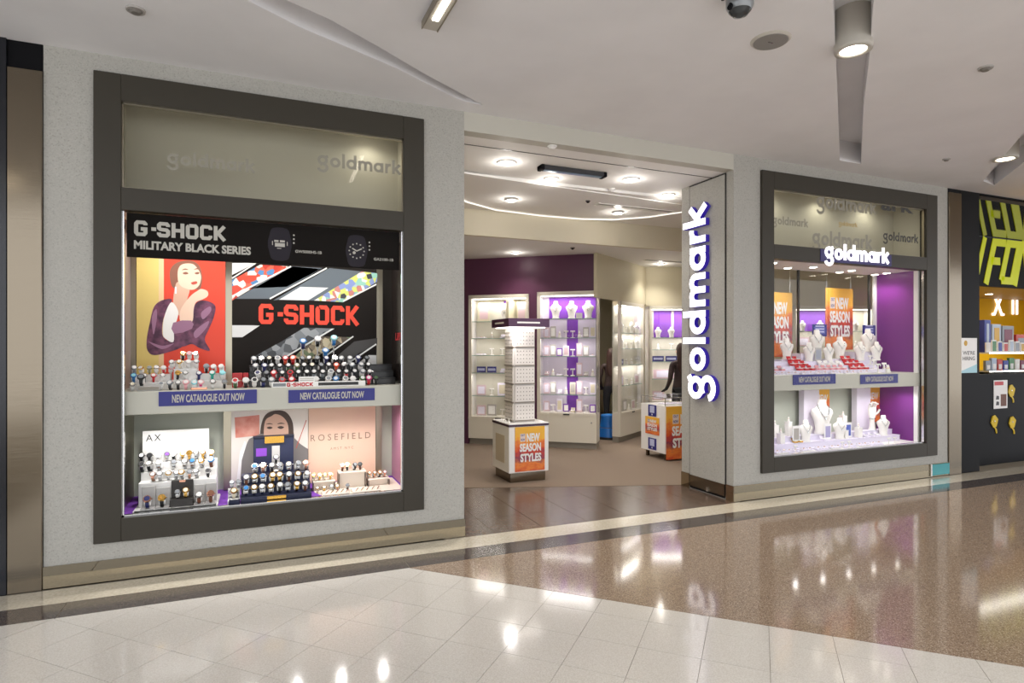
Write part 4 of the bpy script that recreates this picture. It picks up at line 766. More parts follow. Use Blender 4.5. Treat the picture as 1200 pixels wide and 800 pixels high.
for k, (px0, px1, lab) in enumerate(((377, 408, 'pale bracelet tray at the left of the lower right bay'), (412, 444, 'pale bracelet tray at the right of the lower right bay'))):
    x0, x1 = xat(px0, .15), xat(px1, .15); t = thing('bracelet_tray', lab, 'tray', ((x0+x1)/2, .14, FL)); part('tray', B(x0, x1, .066, .20, FL, FL+.018, .003), mat('cream_riser'), t)
    for q in range(5): xx = x0+.025+q*(x1-x0-.05)/4; part('bracelet', MB().tube([(xx, .09, FL+.021), (xx+.012, .12, FL+.024), (xx+.02, .15, FL+.024), (xx+.035, .19, FL+.021)], .0028, 5), goldM if q % 2 else rosegM, t)
x0, x1 = xat(362, .12), xat(372, .12); single('cloth_fold', MB().prism([(x0-.02, .07), (x1+.03, .07), (x1-.02, .2), (x0-.01, .2)], (0, 0, FL), UX, (0, 1, 0), UZ, .012), cloth, 'folded purple cloth corner between the navy riser and bracelet trays', 'cloth')
#PART4
# ------------------------------------------------------------------ jewellery pieces
def bust_mesh(): return MB().rings([(0, .052, .045), (.006, .055, .047), (.03, .045, .036), (.09, .056, .04), (.15, .083, .042), (.175, .078, .038), (.19, .05, .034), (.205, .032, .03), (.245, .028, .027), (.25, .022, .021)], 16)
def chain_mesh(): return MB().tube([(-.033, .0, .215), (-.04, -.03, .19), (-.025, -.048, .15), (0, -.05, .12), (.025, -.048, .15), (.04, -.03, .19), (.033, 0, .215)], .003, 5).cyl((0, -.05, .12), (0, -.056, .105), .008, .004, 8)
bustM = mat('bust_white', '#f3f0ea', .45)
def bust(x, y, z, label, group, rz=0., sc=1., m=None):
    t = thing('necklace_bust', label, 'necklace bust', (x, y, z), rz, group, scale=sc)
    part('form', shared('bust', m or bustM, bust_mesh), None, t); part('necklace', shared('chain', silverM, chain_mesh), None, t); return t
def ring_box(x, y, z, label, group, m, rz=0., sc=1.):
    t = thing('ring_box', label, 'ring box', (x, y, z), rz, group, scale=sc)
    part('base', shared('rb_base', m, lambda: B(-.026, .026, -.026, .02, 0, .02, .002)), None, t)
    part('lid', shared('rb_lid', m, lambda: MB().prism([(.021, .018), (.027, .018), (.042, .05), (.036, .052)], (-.026, 0, 0), (0, 1, 0), UZ, UX, .052)), None, t)
    part('cushion', shared('rb_cush', mattW, lambda: B(-.022, .022, -.022, .016, .02, .027, .002)), None, t)
    part('ring', shared('rb_ring', silverM, lambda: MB().tube([(.011*math.cos(a*.7854), -.003, .03+.009*math.sin(a*.7854)) for a in range(5)], .002, 5)), None, t); return t
def ring_cone(x, y, z, label, group, sc=1.):
    t = thing('ring_cone', label, 'ring stand', (x, y, z), 0, group, scale=sc)
    part('cone', shared('cone', bustM, lambda: MB().rings([(0, .02, .02), (.005, .021, .021), (.05, .012, .012), (.075, .006, .006), (.08, .003, .003)], 12)), None, t); part('ring', shared('cone_ring', goldM, lambda: MB().rings([(.045, .0145, .0145), (.049, .0145, .0145)], 12)), None, t)
def earring_stand(x, y, z, label, group, sc=1., rz=0.):
    t = thing('earring_stand', label, 'earring stand', (x, y, z), rz, group, scale=sc)
    part('base', shared('es_base', bustM, lambda: B(-.03, .03, -.02, .02, 0, .008, .002)), None, t); part('post', shared('es_post', bustM, lambda: MB().cyl((0, 0, .008), (0, 0, .09), .006, .006, 8)), None, t); part('bar', shared('es_bar', bustM, lambda: B(-.035, .035, -.006, .006, .09, .105, .002)), None, t)
    part('earrings', shared('es_ear', silverM, lambda: MB().cyl((-.025, -.008, .092), (-.025, -.008, .075), .004, .007, 8).cyl((.025, -.008, .092), (.025, -.008, .075), .004, .007, 8)), None, t, kind='stuff')
def slab_tray(x, y, z, label, group, w=.2, d=.1, n=4, m=None, rz=0., name='jewellery_tray'):
    t = thing(name, label, 'tray', (x, y, z), rz, group)
    part('tray', B(-w/2, w/2, -d/2, d/2, 0, .012, .003), m or whiteM, t, world=False)
    for i in range(n):
        xx = -w/2+(i+.5)*w/n; part('pad', B(xx-w/n*.4, xx+w/n*.4, -d*.4, d*.4, .012, .022, .002), lilacM, t, world=False)
        part('ring', MB().tube([(xx+.012*math.cos(a*.7854), -.01, .024+.011*math.sin(a*.7854)) for a in range(5)], .0025, 5), goldM if i % 2 else silverM, t, world=False)
    return t
def display_block(x0, x1, y0, y1, z0, z1, m, label, name='display_block', group=None):
    t = thing(name, label, 'display block', ((x0+x1)/2, (y0+y1)/2, z0), group=group); part('body', B(x0, x1, y0, y1, z0, z1-.005, .003), m, t); part('top', B(x0-.002, x1+.002, y0-.002, y1+.002, z1-.005, z1), whiteM, t); return t
def photo_card(x, y, z, w, h, m, label, group=None, rz=0., mark=None):
    t = thing('photo_card', label, 'card', (x, y, z), rz, group); part('card', B(-w/2, w/2, -.003, .003, .004, h), m, t, world=False); part('foot', B(-w/2, w/2, -.003, .03, 0, .004), acryl, t, world=False)
    if mark: part('print', B(-w*.36, w*.36, -.0042, -.003, h*.15, h*.85), mark, t, world=False)
    return t
gj = 'white necklace busts in the jewellery window'
# upper bay of the jewellery window
xs = [xat(p, .35) for p in (907, 1040)]
riser(5.0, 7.1, [(.20, .29, SH, 1.335), (.292, .38, SH, 1.385), (.382, .47, SH, 1.435)], lilacM, 'long lilac white stepped riser along the jewellery window shelf')
for px0, px1, Y0, zt, lab in ((938, 962, .49, 1.53, 'pale lilac plinth under the tall bust left of the hanging poster'), (1001, 1024, .49, 1.55, 'pale lilac plinth under the tall bust at the violet wall'), (915, 930, .49, 1.46, 'low white plinth at the left of the jewellery window'), (970, 994, .49, 1.46, 'low white plinth under the hanging poster')):
    display_block(xat(px0, Y0), min(xat(px1, Y0), 7.4), Y0-.01, Y0+.14, SH, zt, lilacM, lab, 'plinth', 'plinths in the jewellery window')
for px, Y, z, sc, lab in ((922, .55, 1.4605, 1.0, 'white necklace bust at the left end of the jewellery window shelf'), (957, .55, 1.5305, 1.15, 'tallest white necklace bust in front of the first blue sign'), (948, .425, 1.4355, .9, 'small white necklace bust leaning left of the tallest bust'), (971, .425, 1.4355, .85, 'narrow white necklace bust between the tall bust and wide bust'), (984, .55, 1.4605, 1.1, 'wide white necklace bust below the hanging poster'), (1008, .425, 1.4355, .95, 'white necklace bust left of the second blue sign'), (1017, .55, 1.5505, 1.15, 'tall white necklace bust in front of the second blue sign'), (1027, .425, 1.4355, .95, 'white necklace bust closest to the violet wall')):
    bust(xat(px, Y), Y, z, lab, gj, -.35, sc)
gx = 'ring boxes on the jewellery window shelf'
for r_, (Y, z, pxs) in enumerate(((.425, 1.4355, (927, 934, 990, 997)), (.335, 1.3855, (929, 936, 943, 993, 1000, 1007)), (.245, 1.3355, (937, 944, 951, 1000, 1007, 1014)))):
    for i, px in enumerate(pxs): ring_box(xat(px, Y), Y, z, f'open red ring box, {ordinal(i)} from left, {("back", "middle", "front")[r_]} row of red boxes', gx, WC['red'], 0, 1.15)
for i, px in enumerate((963, 970, 977, 984)):
    ring_box(xat(px, .335), .335, 1.3855, f'open white ring box, {ordinal(i)} from left, below the hanging poster', gx, whiteM, 0, 1.15)
for i, px in enumerate((908, 916, 960, 967, 974, 981, 988)):
    ring_box(xat(px, .245), .245, 1.3355, f'open blush ring box, {ordinal(i)} from left, front row of the jewellery window', gx, WC['pink'], 0, 1.1)
for i, px in enumerate((910, 926, 944, 961, 978, 994, 1010)): slab_tray(xat(px, .13), .135, SH, f'flat white ring tray, {ordinal(i)} from left, along the jewellery shelf edge', 'ring trays on the jewellery shelf', .2, .1, 4)
for i, (px, Y, z) in enumerate(((1020, .335, 1.3855), (1024, .245, 1.3355), (1036, .40, SH), (1036, .245, SH), (1029, .14, SH))): earring_stand(xat(px, Y), Y, z, f'white earring stand, {ordinal(i)} of the cluster stepping down by the violet wall', 'earring stands by the violet wall', 1.1)
for i, (px, Y) in enumerate(((1036, .36), (1041, .28), (1040, .19))): ring_cone(xat(px, Y), Y, SH, f'white ring cone beside the violet wall, {ordinal(i)} from the back', 'ring cones by the violet wall', 1.2)
for px0, px1, py1, py0, lab in ((952, 969, 380, 394, 'square blue sign behind the tallest bust'), (1011, 1026, 381, 393, 'square blue sign behind the bust at the violet wall')):
    a = at(px0, py0, .63); b_ = at(px1, py1, .63); t = thing('blue_sign', lab, 'sign', ((a.x+b_.x)/2, .63, a.z)); w_ = b_.x-a.x; h_ = b_.z-a.z
    part('board', B(a.x, b_.x, .63, .636, a.z, b_.z, .002), blueM, t); part('post', B((a.x+b_.x)/2-.008, (a.x+b_.x)/2+.008, .636, .642, SH, a.z+.03), acryl, t)
    part('inner_panel', B(a.x+.03, b_.x-.03, .6285, .63, a.z+.03, b_.z-.03), mat('sign_mid_blue', '#5a62b0', .5), t)
    for k in range(3): part('text_line', B(a.x+.05, b_.x-.05, .6275, .6285, a.z+.05+k*.035, a.z+.067+k*.035), mat('sign_pale', '#c3c8e6', .5), t)
a = at(963, 410, .40); photo_card(a.x, .47-.02, 1.4355, .11, .16, acryl, 'grey framed card standing between the busts', None, 0, mat('card_grey', '#9a9fae', .5))
for px0, px1, py1, lab in ((903, 928, 342, 'hanging poster at the left of the jewellery window reading NEW SEASON STYLES'), (967, 1001, 337, 'hanging poster at the centre of the jewellery window reading NEW SEASON STYLES')):
    a = at(px0, py1, .75); b_ = at(px1, py1, .75); w_ = .50; x0 = b_.x-w_ if px0 < 910 else a.x
    t = season_poster('hanging_poster', lab, (x0, .75, a.z-.80), UX, UZ, NY, w_, .80, 'hanging posters behind the jewellery window')
    for xx in (x0+.03, x0+w_-.03): part('wire', MB().cyl((xx, .752, a.z), (xx, .752, 3.41), .002, .002, 5), silverM, t)
# lower bay of the jewellery window
gk = 'white necklace busts in the lower jewellery bay'
riser(5.0, 7.45, [(.26, .36, FL, .50), (.362, .46, FL, .56)], lilacM, 'long lilac stepped riser in the lower jewellery bay')
for px0, px1, lab in ((939, 957, 'tall white lilac backdrop column at the left of the lower jewellery bay'), (1001, 1017, 'tall pale backdrop column beside the violet wall in the lower bay')):
    display_block(xat(px0, .56), xat(px1, .56), .52, .60, FL, 1.10, mat('pale_lilac', '#e9e2ee', .4), lab, 'backdrop_column')
for px0, px1, lab in ((955, 972, 'narrow orange and plum poster behind the lower left bust'), (1016, 1031, 'narrow orange poster behind the white hand in the lower bay')):
    a, b_ = xat(px0, .6), xat(px1, .6); t = board('strip_poster', lab, 'poster', (a, .606, .62), UX, UZ, NY, b_-a, .48, brushM); part('yellow_band', MB().prism([(0, .42), (b_-a, .42), (b_-a, .48), (0, .48)], (a, .6, .62), UX, UZ, NY, .0008), ymat, t); letters(t, 'NEW', (a, .606, .62), UX, UZ, NY, .03, .3, b_-a-.06, .09, whiteP, .03)
for px, Y, z, sc, lab in ((963, .41, .5605, 1.65, 'tallest white necklace bust in the lower jewellery bay'), (944, .305, .5005, 1.0, 'white necklace bust left of the tallest one in the lower bay'), (984, .305, .5005, 1.0, 'white necklace bust right of the tallest one in the lower bay'), (1035, .31, .5005, 1.0, 'white necklace bust at the violet wall in the lower bay')):
    bust(xat(px, Y), Y, z, lab, gk, -.35, sc)
x = xat(1022, .41); t = thing('display_hand', 'white mannequin hand and wrist form on the riser in the lower bay', 'hand display', (x, .41, .5605), -.35)
part('palm', MB().rings([(0, .045, .035), (.03, .035, .028), (.12, .03, .024), (.20, .05, .026), (.26, .055, .024), (.28, .045, .02)], 14), bustM, t, world=False)
for i, (dx, h_) in enumerate(((-.04, .07), (-.014, .09), (.013, .085), (.038, .065))): part('finger', MB().tube([(dx, 0, .265), (dx*1.08, -.012, .28+h_*.5), (dx*1.1, -.035, .28+h_*.8), (dx*1.05, -.055, .28+h_*.75)], .011, 7), bustM, t, world=False)
part('thumb', MB().tube([(.04, 0, .19), (.07, -.015, .22), (.08, -.03, .26)], .012, 7), bustM, t, world=False); part('bangle', MB().rings([(.135, .036, .03), (.142, .038, .032), (.149, .036, .03)], 14), silverM, t, world=False)
for i, (px, Y, z, h_, w_) in enumerate(((908, .41, .5605, .14, .07), (915, .31, .5005, .12, .07), (924, .41, .5605, .17, .06), (988, .41, .5605, .2, .07), (1006, .31, .5005, .12, .07), (990, .31, .5005, .1, .06))):
    x = xat(px, Y); display_block(x-w_/2, x+w_/2, Y-.03, Y+.03, z, z+h_, bustM, f'small white jewellery block, {ordinal(i)} of those on the lower bay riser', 'jewellery_block', 'white blocks in the lower jewellery bay'); 
    ring_cone(x, Y, z+h_+.0005, f'ring cone on top of the {ordinal(i)} small white block in the lower bay', 'ring cones in the lower bay', .7)
for px, m, mk, lab in ((933, whiteP, mat('photo_grey', '#a9a49c', .5), 'white photo card with a grey picture at the left of the lower bay'), (994, whiteP, mat('photo_blue', '#5566b8', .5), 'white photo card with a blue picture in the lower bay'), (970, whiteP, mat('photo_lilac', '#a8a2c8', .5), 'framed lilac card below the tallest lower bust')):
    photo_card(xat(px, .31), .31, .5005, .11, .19, m, lab, 'photo cards in the lower bay', 0, mk)
for i, px in enumerate((912, 926, 943, 960, 976, 992, 1008, 1024)): slab_tray(xat(px, .17), .17, FL, f'low white jewellery tray, {ordinal(i)} from left, on the lower bay floor', 'jewellery trays on the lower bay floor', .19, .13, 4, lilacM if i % 2 else whiteM)
for i, px in enumerate((930, 936, 963, 1012, 1019, 1026)): ring_box(xat(px, .31), .29, .5005, f'open {"gold" if px < 960 else "lilac"} ring box, {ordinal(i)} from left, on the lower bay riser', 'ring boxes in the lower bay', WC['gold'] if px < 960 else lilacM, 0, .95)
for i, px in enumerate((918, 972, 980, 1026, 1033)): earring_stand(xat(px, .27), .10, FL, f'white earring stand, {ordinal(i)} from left, close to the lower jewellery glass', 'earring stands near the lower glass', .8)

# ------------------------------------------------------------------ wall cabinets in the shop
def P3(P, u, n, a, d, z): q = P+u*a-n*d; return (q.x, q.y, z)
def facing(n): return math.atan2(n.y, n.x)+math.pi/2
def wall_cabinet(label, P, u, n, a0, a1, zb, zt, shelves, back, light=12., depth=.42, side_glass=False, left_glass=False):
    c = P3(P, u, n, (a0+a1)/2, depth/2, 0); t = thing('display_cabinet', label, 'cabinet', c, group='wall display cabinets'); V = lambda *q: vbox(P, u, n, *q)
    part('toe_kick', V(a0+.01, a1-.01, .04, depth, 0, .10), mat('toe_grey', '#8a8378', .5), t)
    dr = part('cupboard_door', V(a0, a1, 0, depth, .10, zb-.04), cabM, t); part('lock', MB().cyl(P3(P, u, n, a1-.08, -.008, zb-.14), P3(P, u, n, a1-.08, .0, zb-.14), .012, .012, 10), silverM, dr)
    part('sill', V(a0, a1, -.006, depth, zb-.04, zb), cabM, t); part('handle', V((a0+a1)/2-.05, (a0+a1)/2+.05, -.016, -.006, zb-.03, zb-.012), blackP, t)
    fw = .05
    part('stile', V(a0, a0+fw, 0, .05, zb, zt), cabM, t)
    if not side_glass: part('stile', V(a1-fw, a1, 0, .05, zb, zt), cabM, t); part('side', V(a1-.02, a1, .05, depth, zb, zt), whiteM, t)
    else: part('side_glass', V(a1-.008, a1, .01, depth-.06, zb, zt-.06), glassM, t); part('corner_edge', V(a1-.012, a1, 0, .012, zb, zt), mat('grey_edge', '#8d8a84', .3), t); part('rear_stile', V(a1-.03, a1, depth-.06, depth, zb, zt), cabM, t)
    part('head', V(a0, a1, 0, depth, zt-.06, zt), cabM, t); part('side', V(a0, a0+(.02 if not left_glass else .008), .05, depth, zb, zt), glassM if left_glass else whiteM, t); part('back', V(a0, a1, depth-.02, depth, zb, zt-.06), back, t)
    for z in shelves:
        s_ = part('shelf', V(a0+.025, a1-.025, .03, depth-.025, z-.008, z), glassM, t); part('shelf_edge', V(a0+.025, a1-.025, .026, .03, z-.008, z), edgeM, s_)
    part('glass_door', V(a0+fw, a1-(fw if not side_glass else .012), .012, .016, zb, zt-.06), glassM, t)
    part('light_strip', V(a0+.06, a1-.06, .06, .09, zt-.07, zt-.06), stripE, t)
    rz = facing(n)
    lamp('AREA', P3(P, u, n, (a0+a1)/2, min(.16, depth*.6), zt-.075), light*.55, (1, .97, .93), (0, 0, rz), a1-a0-.15, .1 if depth > .2 else .05)
    for z in shelves[1::2]: lamp('AREA', P3(P, u, n, (a0+a1)/2, .05, z-.012), light*.22, (1, .97, .95), (0, 0, rz), a1-a0-.15, .03)
    return t
def tilt_card(P, u, n, a, d, z, w, h, m, label, group, mark=None): return photo_card(*P3(P, u, n, a, d, z), w, h, m, label, group, facing(n), mark)
cz = [.85, 1.145, 1.458, 1.754, 2.06]
cabC = wall_cabinet('bright glass corner cabinet with violet panels and necklace busts by the plum wall', PA, pu, pn, 1.155, 2.111, .56, 2.49, cz, mat('white_lit_back', '#ddd5e4', .6), 11, .36, True)
part('violet_back', vbox(PA, pu, pn, 1.28, 2.08, .330, .339, 2.07, 2.42), cloth, cabC); part('violet_back', vbox(PA, pu, pn, 1.58, 1.76, .330, .339, .57, 2.05), cloth, cabC)
cabL = wall_cabinet('glass wall cabinet at the left end of the plum wall behind the tower', PA, pu, pn, -.015, 1.015, .46, 2.465, [.80, 1.18, 1.47, 1.75, 2.03], mat('cream_lit_back', '#d6d2c2', .6), 10, .36)
part('violet_back', vbox(PA, pu, pn, .5, .72, .330, .339, 2.04, 2.39), cloth, cabL)
R0 = RA+ru*0; cabR = wall_cabinet('pale glass wall cabinet on the right run beyond the step stool', RA, ru, rn, .6, 1.66, .50, 2.38, [.95, 1.30, 1.58, 1.85], mat('cream_lit_back'), 9, .15, left_glass=True)
cabF = wall_cabinet('far glass wall cabinet with violet panels beside the upright sign', FA, fu, fn, .06, 1.2, .62, 2.36, [1.02, 1.34, 1.56, 1.78], mat('cream_lit_back'), 13, .36)
part('violet_back', vbox(FA, fu, fn, .22, .55, .330, .339, 1.79, 2.29), cloth, cabF); part('violet_back', vbox(FA, fu, fn, .6, .85, .330, .339, 1.79, 2.29), cloth, cabF)
cabG = wall_cabinet('far glass wall cabinet seen through the jewellery window', FA, fu, fn, 2.7, 4.2, .62, 2.36, [1.02, 1.34, 1.62, 1.9], mat('cream_lit_back'), 13, .36)
part('violet_back', vbox(FA, fu, fn, 2.95, 3.5, .330, .339, 1.91, 2.29), cloth, cabG)
# gap by the right run: added passage with shelves in place of a mirror reflection
single('wall_passage', vbox(RA, ru, rn, -.6, 1.9, 1.45, 1.5, 0, 3.07), beigeM, kind='structure')
t = thing('reflected_shelf', 'pale shelves built solid for the mirror reflection behind the glass cabinet', 'shelf', P3(RA, ru, rn, .9, 1.3, 0))
for z in (.5, .95, 1.30, 1.58, 1.85): part('shelf', vbox(RA, ru, rn, .2, 1.9, 1.15, 1.44, z, z+.015), whiteM, t)
part('violet_back', vbox(RA, ru, rn, .3, 1.9, 1.43, 1.448, 1.9, 2.3), cloth, t)
for a_ in (.2, 1.89): part('upright', vbox(RA, ru, rn, a_, a_+.02, 1.15, 1.44, 0, 2.4), whiteM, t)
lamp('AREA', P3(RA, ru, rn, .8, .8, 3.0), 36, (1, .95, .86), size=.3)  # area lamp without a fitting, added to brighten the passage
# contents of the corner cabinet
gc = 'busts in the corner cabinet'
for i, a_ in enumerate((1.42, 1.68, 1.95)): bust(*P3(PA, pu, pn, a_, .20, 2.0605), f'white necklace bust, {ordinal(i)} from left, on the top shelf of the corner cabinet', gc, facing(pn), 1.15)
t = tilt_card(PA, pu, pn, 1.82, .10, 2.0605, .10, .09, whiteP, 'small white price card on the corner cabinet top shelf', None)
pales = [mat('pale_pink', '#d5b9c0', .5), mat('pale_grey', '#b4aea8', .5), lilacM, whiteP, mat('pale_cream', '#d9ceb6', .5)]
rows = ['bottom', 'lowest glass', 'second glass', 'third glass', 'fourth glass', 'top glass']
def fill_shelf(P, u, n, a0, a1, z, kinds, cab, row, gname, d=.17):
    k = len(kinds); rz = facing(n)
    for i, q in enumerate(kinds):
        a_ = a0+(i+.5)*(a1-a0)/k; w_ = (a1-a0)/k*.86; p = P3(P, u, n, a_, d, z+.0008); lab = f'{ordinal(i)} from left, {row} shelf of the {cab}'
        if q == 'c': photo_card(p[0], p[1], p[2], w_, .17+.02*(i % 3), pales[i % 5], f'pale upright jewellery card, {lab}', gname, rz, pales[(i+2) % 5])
        elif q == 't': slab_tray(p[0], p[1], p[2], f'flat white jewellery tray, {lab}', gname, w_, .14, 3, whiteM, rz)
        elif q == 'e': earring_stand(p[0], p[1], p[2], f'white earring stand, {lab}', gname, 1.1, rz)
        elif q == 'b': bust(p[0], p[1], p[2], f'white necklace bust, {lab}', gname, rz, .8)
        elif q == 'r': ring_box(p[0], p[1], p[2], f'open pale ring box, {lab}', gname, pales[i % 5], rz, 1.3)
        elif q == 'k': ring_cone(p[0], p[1], p[2], f'white ring cone, {lab}', gname, 1.4)
        elif q == 'v': photo_card(p[0], p[1], p[2], w_, .13, cloth, f'violet price card, {lab}', gname, rz, whiteP)
        elif q == 'n':
            t = photo_card(p[0], p[1], p[2], w_, .10, blueM, f'blue sign card, {lab}', gname, rz); part('text_line', B(-w_*.4, w_*.4, -.0045, -.003, .03, .07), mat('sign_pale', '#c3c8e6', .5), t, world=False)
g_ = 'goods in the corner cabinet'
for z, row, kinds in ((.561, 'bottom', 'cecvrcev'), (.85, 'lowest glass', 'ccrkccec'), (1.145, 'second glass', 'rkteecrk'), (1.458, 'third glass', 'ccvcecct'), (1.754, 'fourth glass', 'cckeekcc')): fill_shelf(PA, pu, pn, 1.22, 2.08, z, kinds, 'corner cabinet', row, g_)
g_ = 'goods in the plum wall cabinet'
for z, row, kinds in ((.461, 'bottom', 'ccecc'), (.80, 'lowest glass', 'cecrc'), (1.18, 'second glass', 'nnrek'), (1.47, 'third glass', 'teert'), (1.75, 'fourth glass', 'tkrte')): fill_shelf(PA, pu, pn, .06, .98, z, kinds, 'cabinet behind the tower', row, g_)
for a_, w_, lab in ((.18, .2, 'pale shawl display card on the top shelf behind the tower'), (.84, .16, 'cream display card on the top shelf behind the tower')): tilt_card(PA, pu, pn, a_, .22, 2.0308, w_, .32, pales[4], lab, None, pales[0])
bust(*P3(PA, pu, pn, .56, .2, 2.0308), 'white necklace bust on the top shelf behind the tower', gc, facing(pn), 1.2)
g_ = 'goods in the right run cabinet'
for z, row, kinds in ((.501, 'bottom', 'eckce'), (.95, 'lowest glass', 'cekc'), (1.30, 'second glass', 'nkke'), (1.58, 'third glass', 'bkeb'), (1.85, 'fourth glass', 'bebb')): fill_shelf(RA, ru, rn, .68, 1.6, z, kinds, 'right run cabinet', row, g_, .078)
g_ = 'goods in the far cabinet'
for z, row, kinds in ((.621, 'bottom', 'ctce'), (1.02, 'lowest glass', 'cc'), (1.34, 'second glass', 'nnkb'), (1.56, 'third glass', 'ketb'), (1.78, 'fourth glass', 'bbeb')): fill_shelf(FA, fu, fn, .14, 1.12, z, kinds, 'far cabinet', row, g_)
g_ = 'goods in the cabinet behind the jewellery window'
for z, row, kinds in ((1.34, 'second glass', 'ctec'), (1.62, 'third glass', 'ceck'), (1.90, 'fourth glass', 'bbcb')): fill_shelf(FA, fu, fn, 2.78, 4.1, z, kinds, 'cabinet beyond the window', row, g_)
#PART5
# ------------------------------------------------------------------ free-standing tower
tw = thing('display_tower', 'free-standing square tower with plum canopy and rows of earring cards', 'display tower', (2.95, 1.93, 0)); x0, x1, y0, y1 = 2.69, 3.205, 1.66, 2.2
part('toe_kick', B(x0+.03, x1-.03, y0+.03, y1-.03, 0, .12), steelM, tw); part('cabinet_body', B(x0, x1, y0, y1, .12, .665, .004), whiteM, tw); part('plum_band', B(x0-.004, x1+.004, y0-.004, y1+.004, .665, .69), mat('plum_gloss', '#3a1f38', .25), tw); part('top_plate', B(x0, x1, y0, y1, .69, .70), whiteM, tw)
part('access_panel', B(x0-.006, x0+.001, y0+.13, y1-.12, .22, .55), mat('beige_panel', '#c3b7a2', .5), tw)
cx, cy = (x0+x1)/2, (y0+y1)/2
part('core', B(cx-.135, cx+.135, cy-.135, cy+.135, .70, 1.82), mat('core_white', '#d9d4d0', .4), tw)
part('canopy', B(x0-.01, x1+.01, y0-.01, y1+.01, 1.845, 1.945, .004), mat('plum_canopy', '#4b2648', .35), tw); part('canopy_light', B(x0+.03, x1-.03, y0+.03, y1-.03, 1.835, 1.845), mat('soft_led', '#ffffff', .5, emit='#fff8f0', es=3.), tw)
part('canopy_label', B(x0+.10, x1-.12, y0-.014, y0-.009, 1.885, 1.905), whiteP, tw); part('canopy_label', B(x0-.014, x0-.009, y0+.14, y1-.12, 1.885, 1.905), whiteP, tw)
for xx, yy in ((x0, y0), (x1-.012, y0), (x0, y1-.012), (x1-.012, y1-.012)): part('glass_post', B(xx, xx+.012, yy, yy+.012, .70, 1.835), glassM, tw)
dot = mat('earring_dark', '#8d8780', .3, .6); cardM = mat('earring_card', '#e8e2dd', .5)
for k in range(5):
    z0 = .725+k*.222; h_ = .2
    for f in range(2):
        if f == 0: c = part('earring_card', B(cx-.125, cx+.125, cy-.150, cy-.1355, z0, z0+h_, .002), cardM, tw)
        else: c = part('earring_card', B(cx-.150, cx-.1355, cy-.125, cy+.125, z0, z0+h_, .002), cardM, tw)
        mb = MB()
        for r_ in range(4):
            for q in range(6):
                o_ = -.1+q*.04; zz = z0+.03+r_*.045
                if f == 0: mb.cyl((cx+o_, cy-.156, zz), (cx+o_, cy-.150, zz), .007, .004, 6)
                else: mb.cyl((cx-.156, cy+o_, zz), (cx-.150, cy+o_, zz), .007, .004, 6)
        part('earrings', mb, dot, c, kind='stuff')
        part('shelf_lip', B(cx-.13, cx+.13, cy-.158, cy-.1355, z0-.012, z0-.002) if f == 0 else B(cx-.158, cx-.1355, cy-.13, cy+.13, z0-.012, z0-.002), mat('lip_grey', '#8d8479', .4), tw)
season_poster('tower_poster', 'orange poster on the base of the earring tower reading NEW SEASON STYLES', (2.765, y0-.002, .135), UX, UZ, NY, .385, .525)
for i, (dx, dy) in enumerate(((.03, .12), (.06, .2), (.05, .30))): ring_cone(x0+dx+.02, y0+dy, .7005, f'tiny ring cone on the tower top plate, {ordinal(i)} from the front', 'ring cones on the tower', .55)
lamp('AREA', (cx-.21, cy-.21, 1.83), 3, (1, .96, .95), size=.1)

# ------------------------------------------------------------------ sales counter with posters
ct = thing('sales_counter', 'white sales counter with a glass top behind the entrance pillar', 'counter', (5.8, 2.37, 0)); x0, x1, y0, y1 = 5.24, 6.5, 2.10, 2.68
part('body', B(x0, x1, y0, y1, .10, .775, .004), whiteM, ct)
for xx in (x0+.05, x1-.09): 
    for yy in (y0+.05, y1-.09): part('foot', B(xx, xx+.04, yy, yy+.04, 0, .10), steelM, ct)
part('glass_case', MB().box(x0, x1, y0, y0+.006, .775, .885).box(x0, x0+.006, y0, y1, .775, .885).box(x0, x1, y1-.006, y1, .775, .885).box(x1-.006, x1, y0, y1, .775, .885), glassM, ct); part('glass_top', B(x0-.005, x1+.005, y0-.005, y1+.005, .885, .895), glassM, ct)
part('case_edge', MB().box(x0-.004, x0+.004, y0-.004, y0+.004, .775, .895).box(x0-.004, x0+.004, y1-.004, y1+.004, .775, .895).box(x0-.004, x1, y0-.004, y0+.004, .885, .895).box(x0-.004, x0+.004, y0, y1, .885, .895), mat('grey_edge', '#8d8a84', .3), ct)
for i in range(5): slab_tray(x0+.18+i*.22, y0+.2, .7755, f'white ring tray, {ordinal(i)} from left, inside the counter glass case', 'ring trays in the counter', .19, .2, 5)
t = thing('payment_terminal', 'small dark payment terminal standing on the counter glass', 'terminal', (5.75, 2.42, .8955)); part('base', B(5.66, 5.84, 2.35, 2.5, .8955, .92, .006), mat('dark_housing', '#3a3b3f', .4), t); part('screen', MB().prism([(2.4, .92), (2.5, .92), (2.5, .99), (2.47, .99)], (5.67, 0, 0), (0, 1, 0), UZ, UX, .16), blackM, t)
lx = x0-.003; u_, n_ = (0, -1, 0), (-1, 0, 0)
season_poster('counter_poster', 'small orange poster in the middle of the counter end panel', (lx, 2.56, .345), u_, UZ, n_, .33, .25)
for z, lab in ((.605, 'small violet blue card at the top of the counter end panel'), (.125, 'small violet blue card at the bottom of the counter end panel')):
    t = board('counter_card', lab, 'card', (lx, 2.49, z), u_, UZ, n_, .19, .165, blueM, .005); part('text_panel', MB().prism([(.04, .05), (.15, .05), (.15, .15), (.04, .15)], (lx-.005, 2.49, z), u_, UZ, n_, .001), mat('sign_pale', '#c3c8e6', .5), t); part('mark', MB().prism(flatdisc((.095, .025), .012, 10), (lx-.005, 2.49, z), u_, UZ, n_, .001), whiteP, t)
season_poster('counter_poster', 'large orange poster standing at the counter front beside the entrance pillar', (5.235, 2.07, .03), UX, UZ, NY, .62, .74)

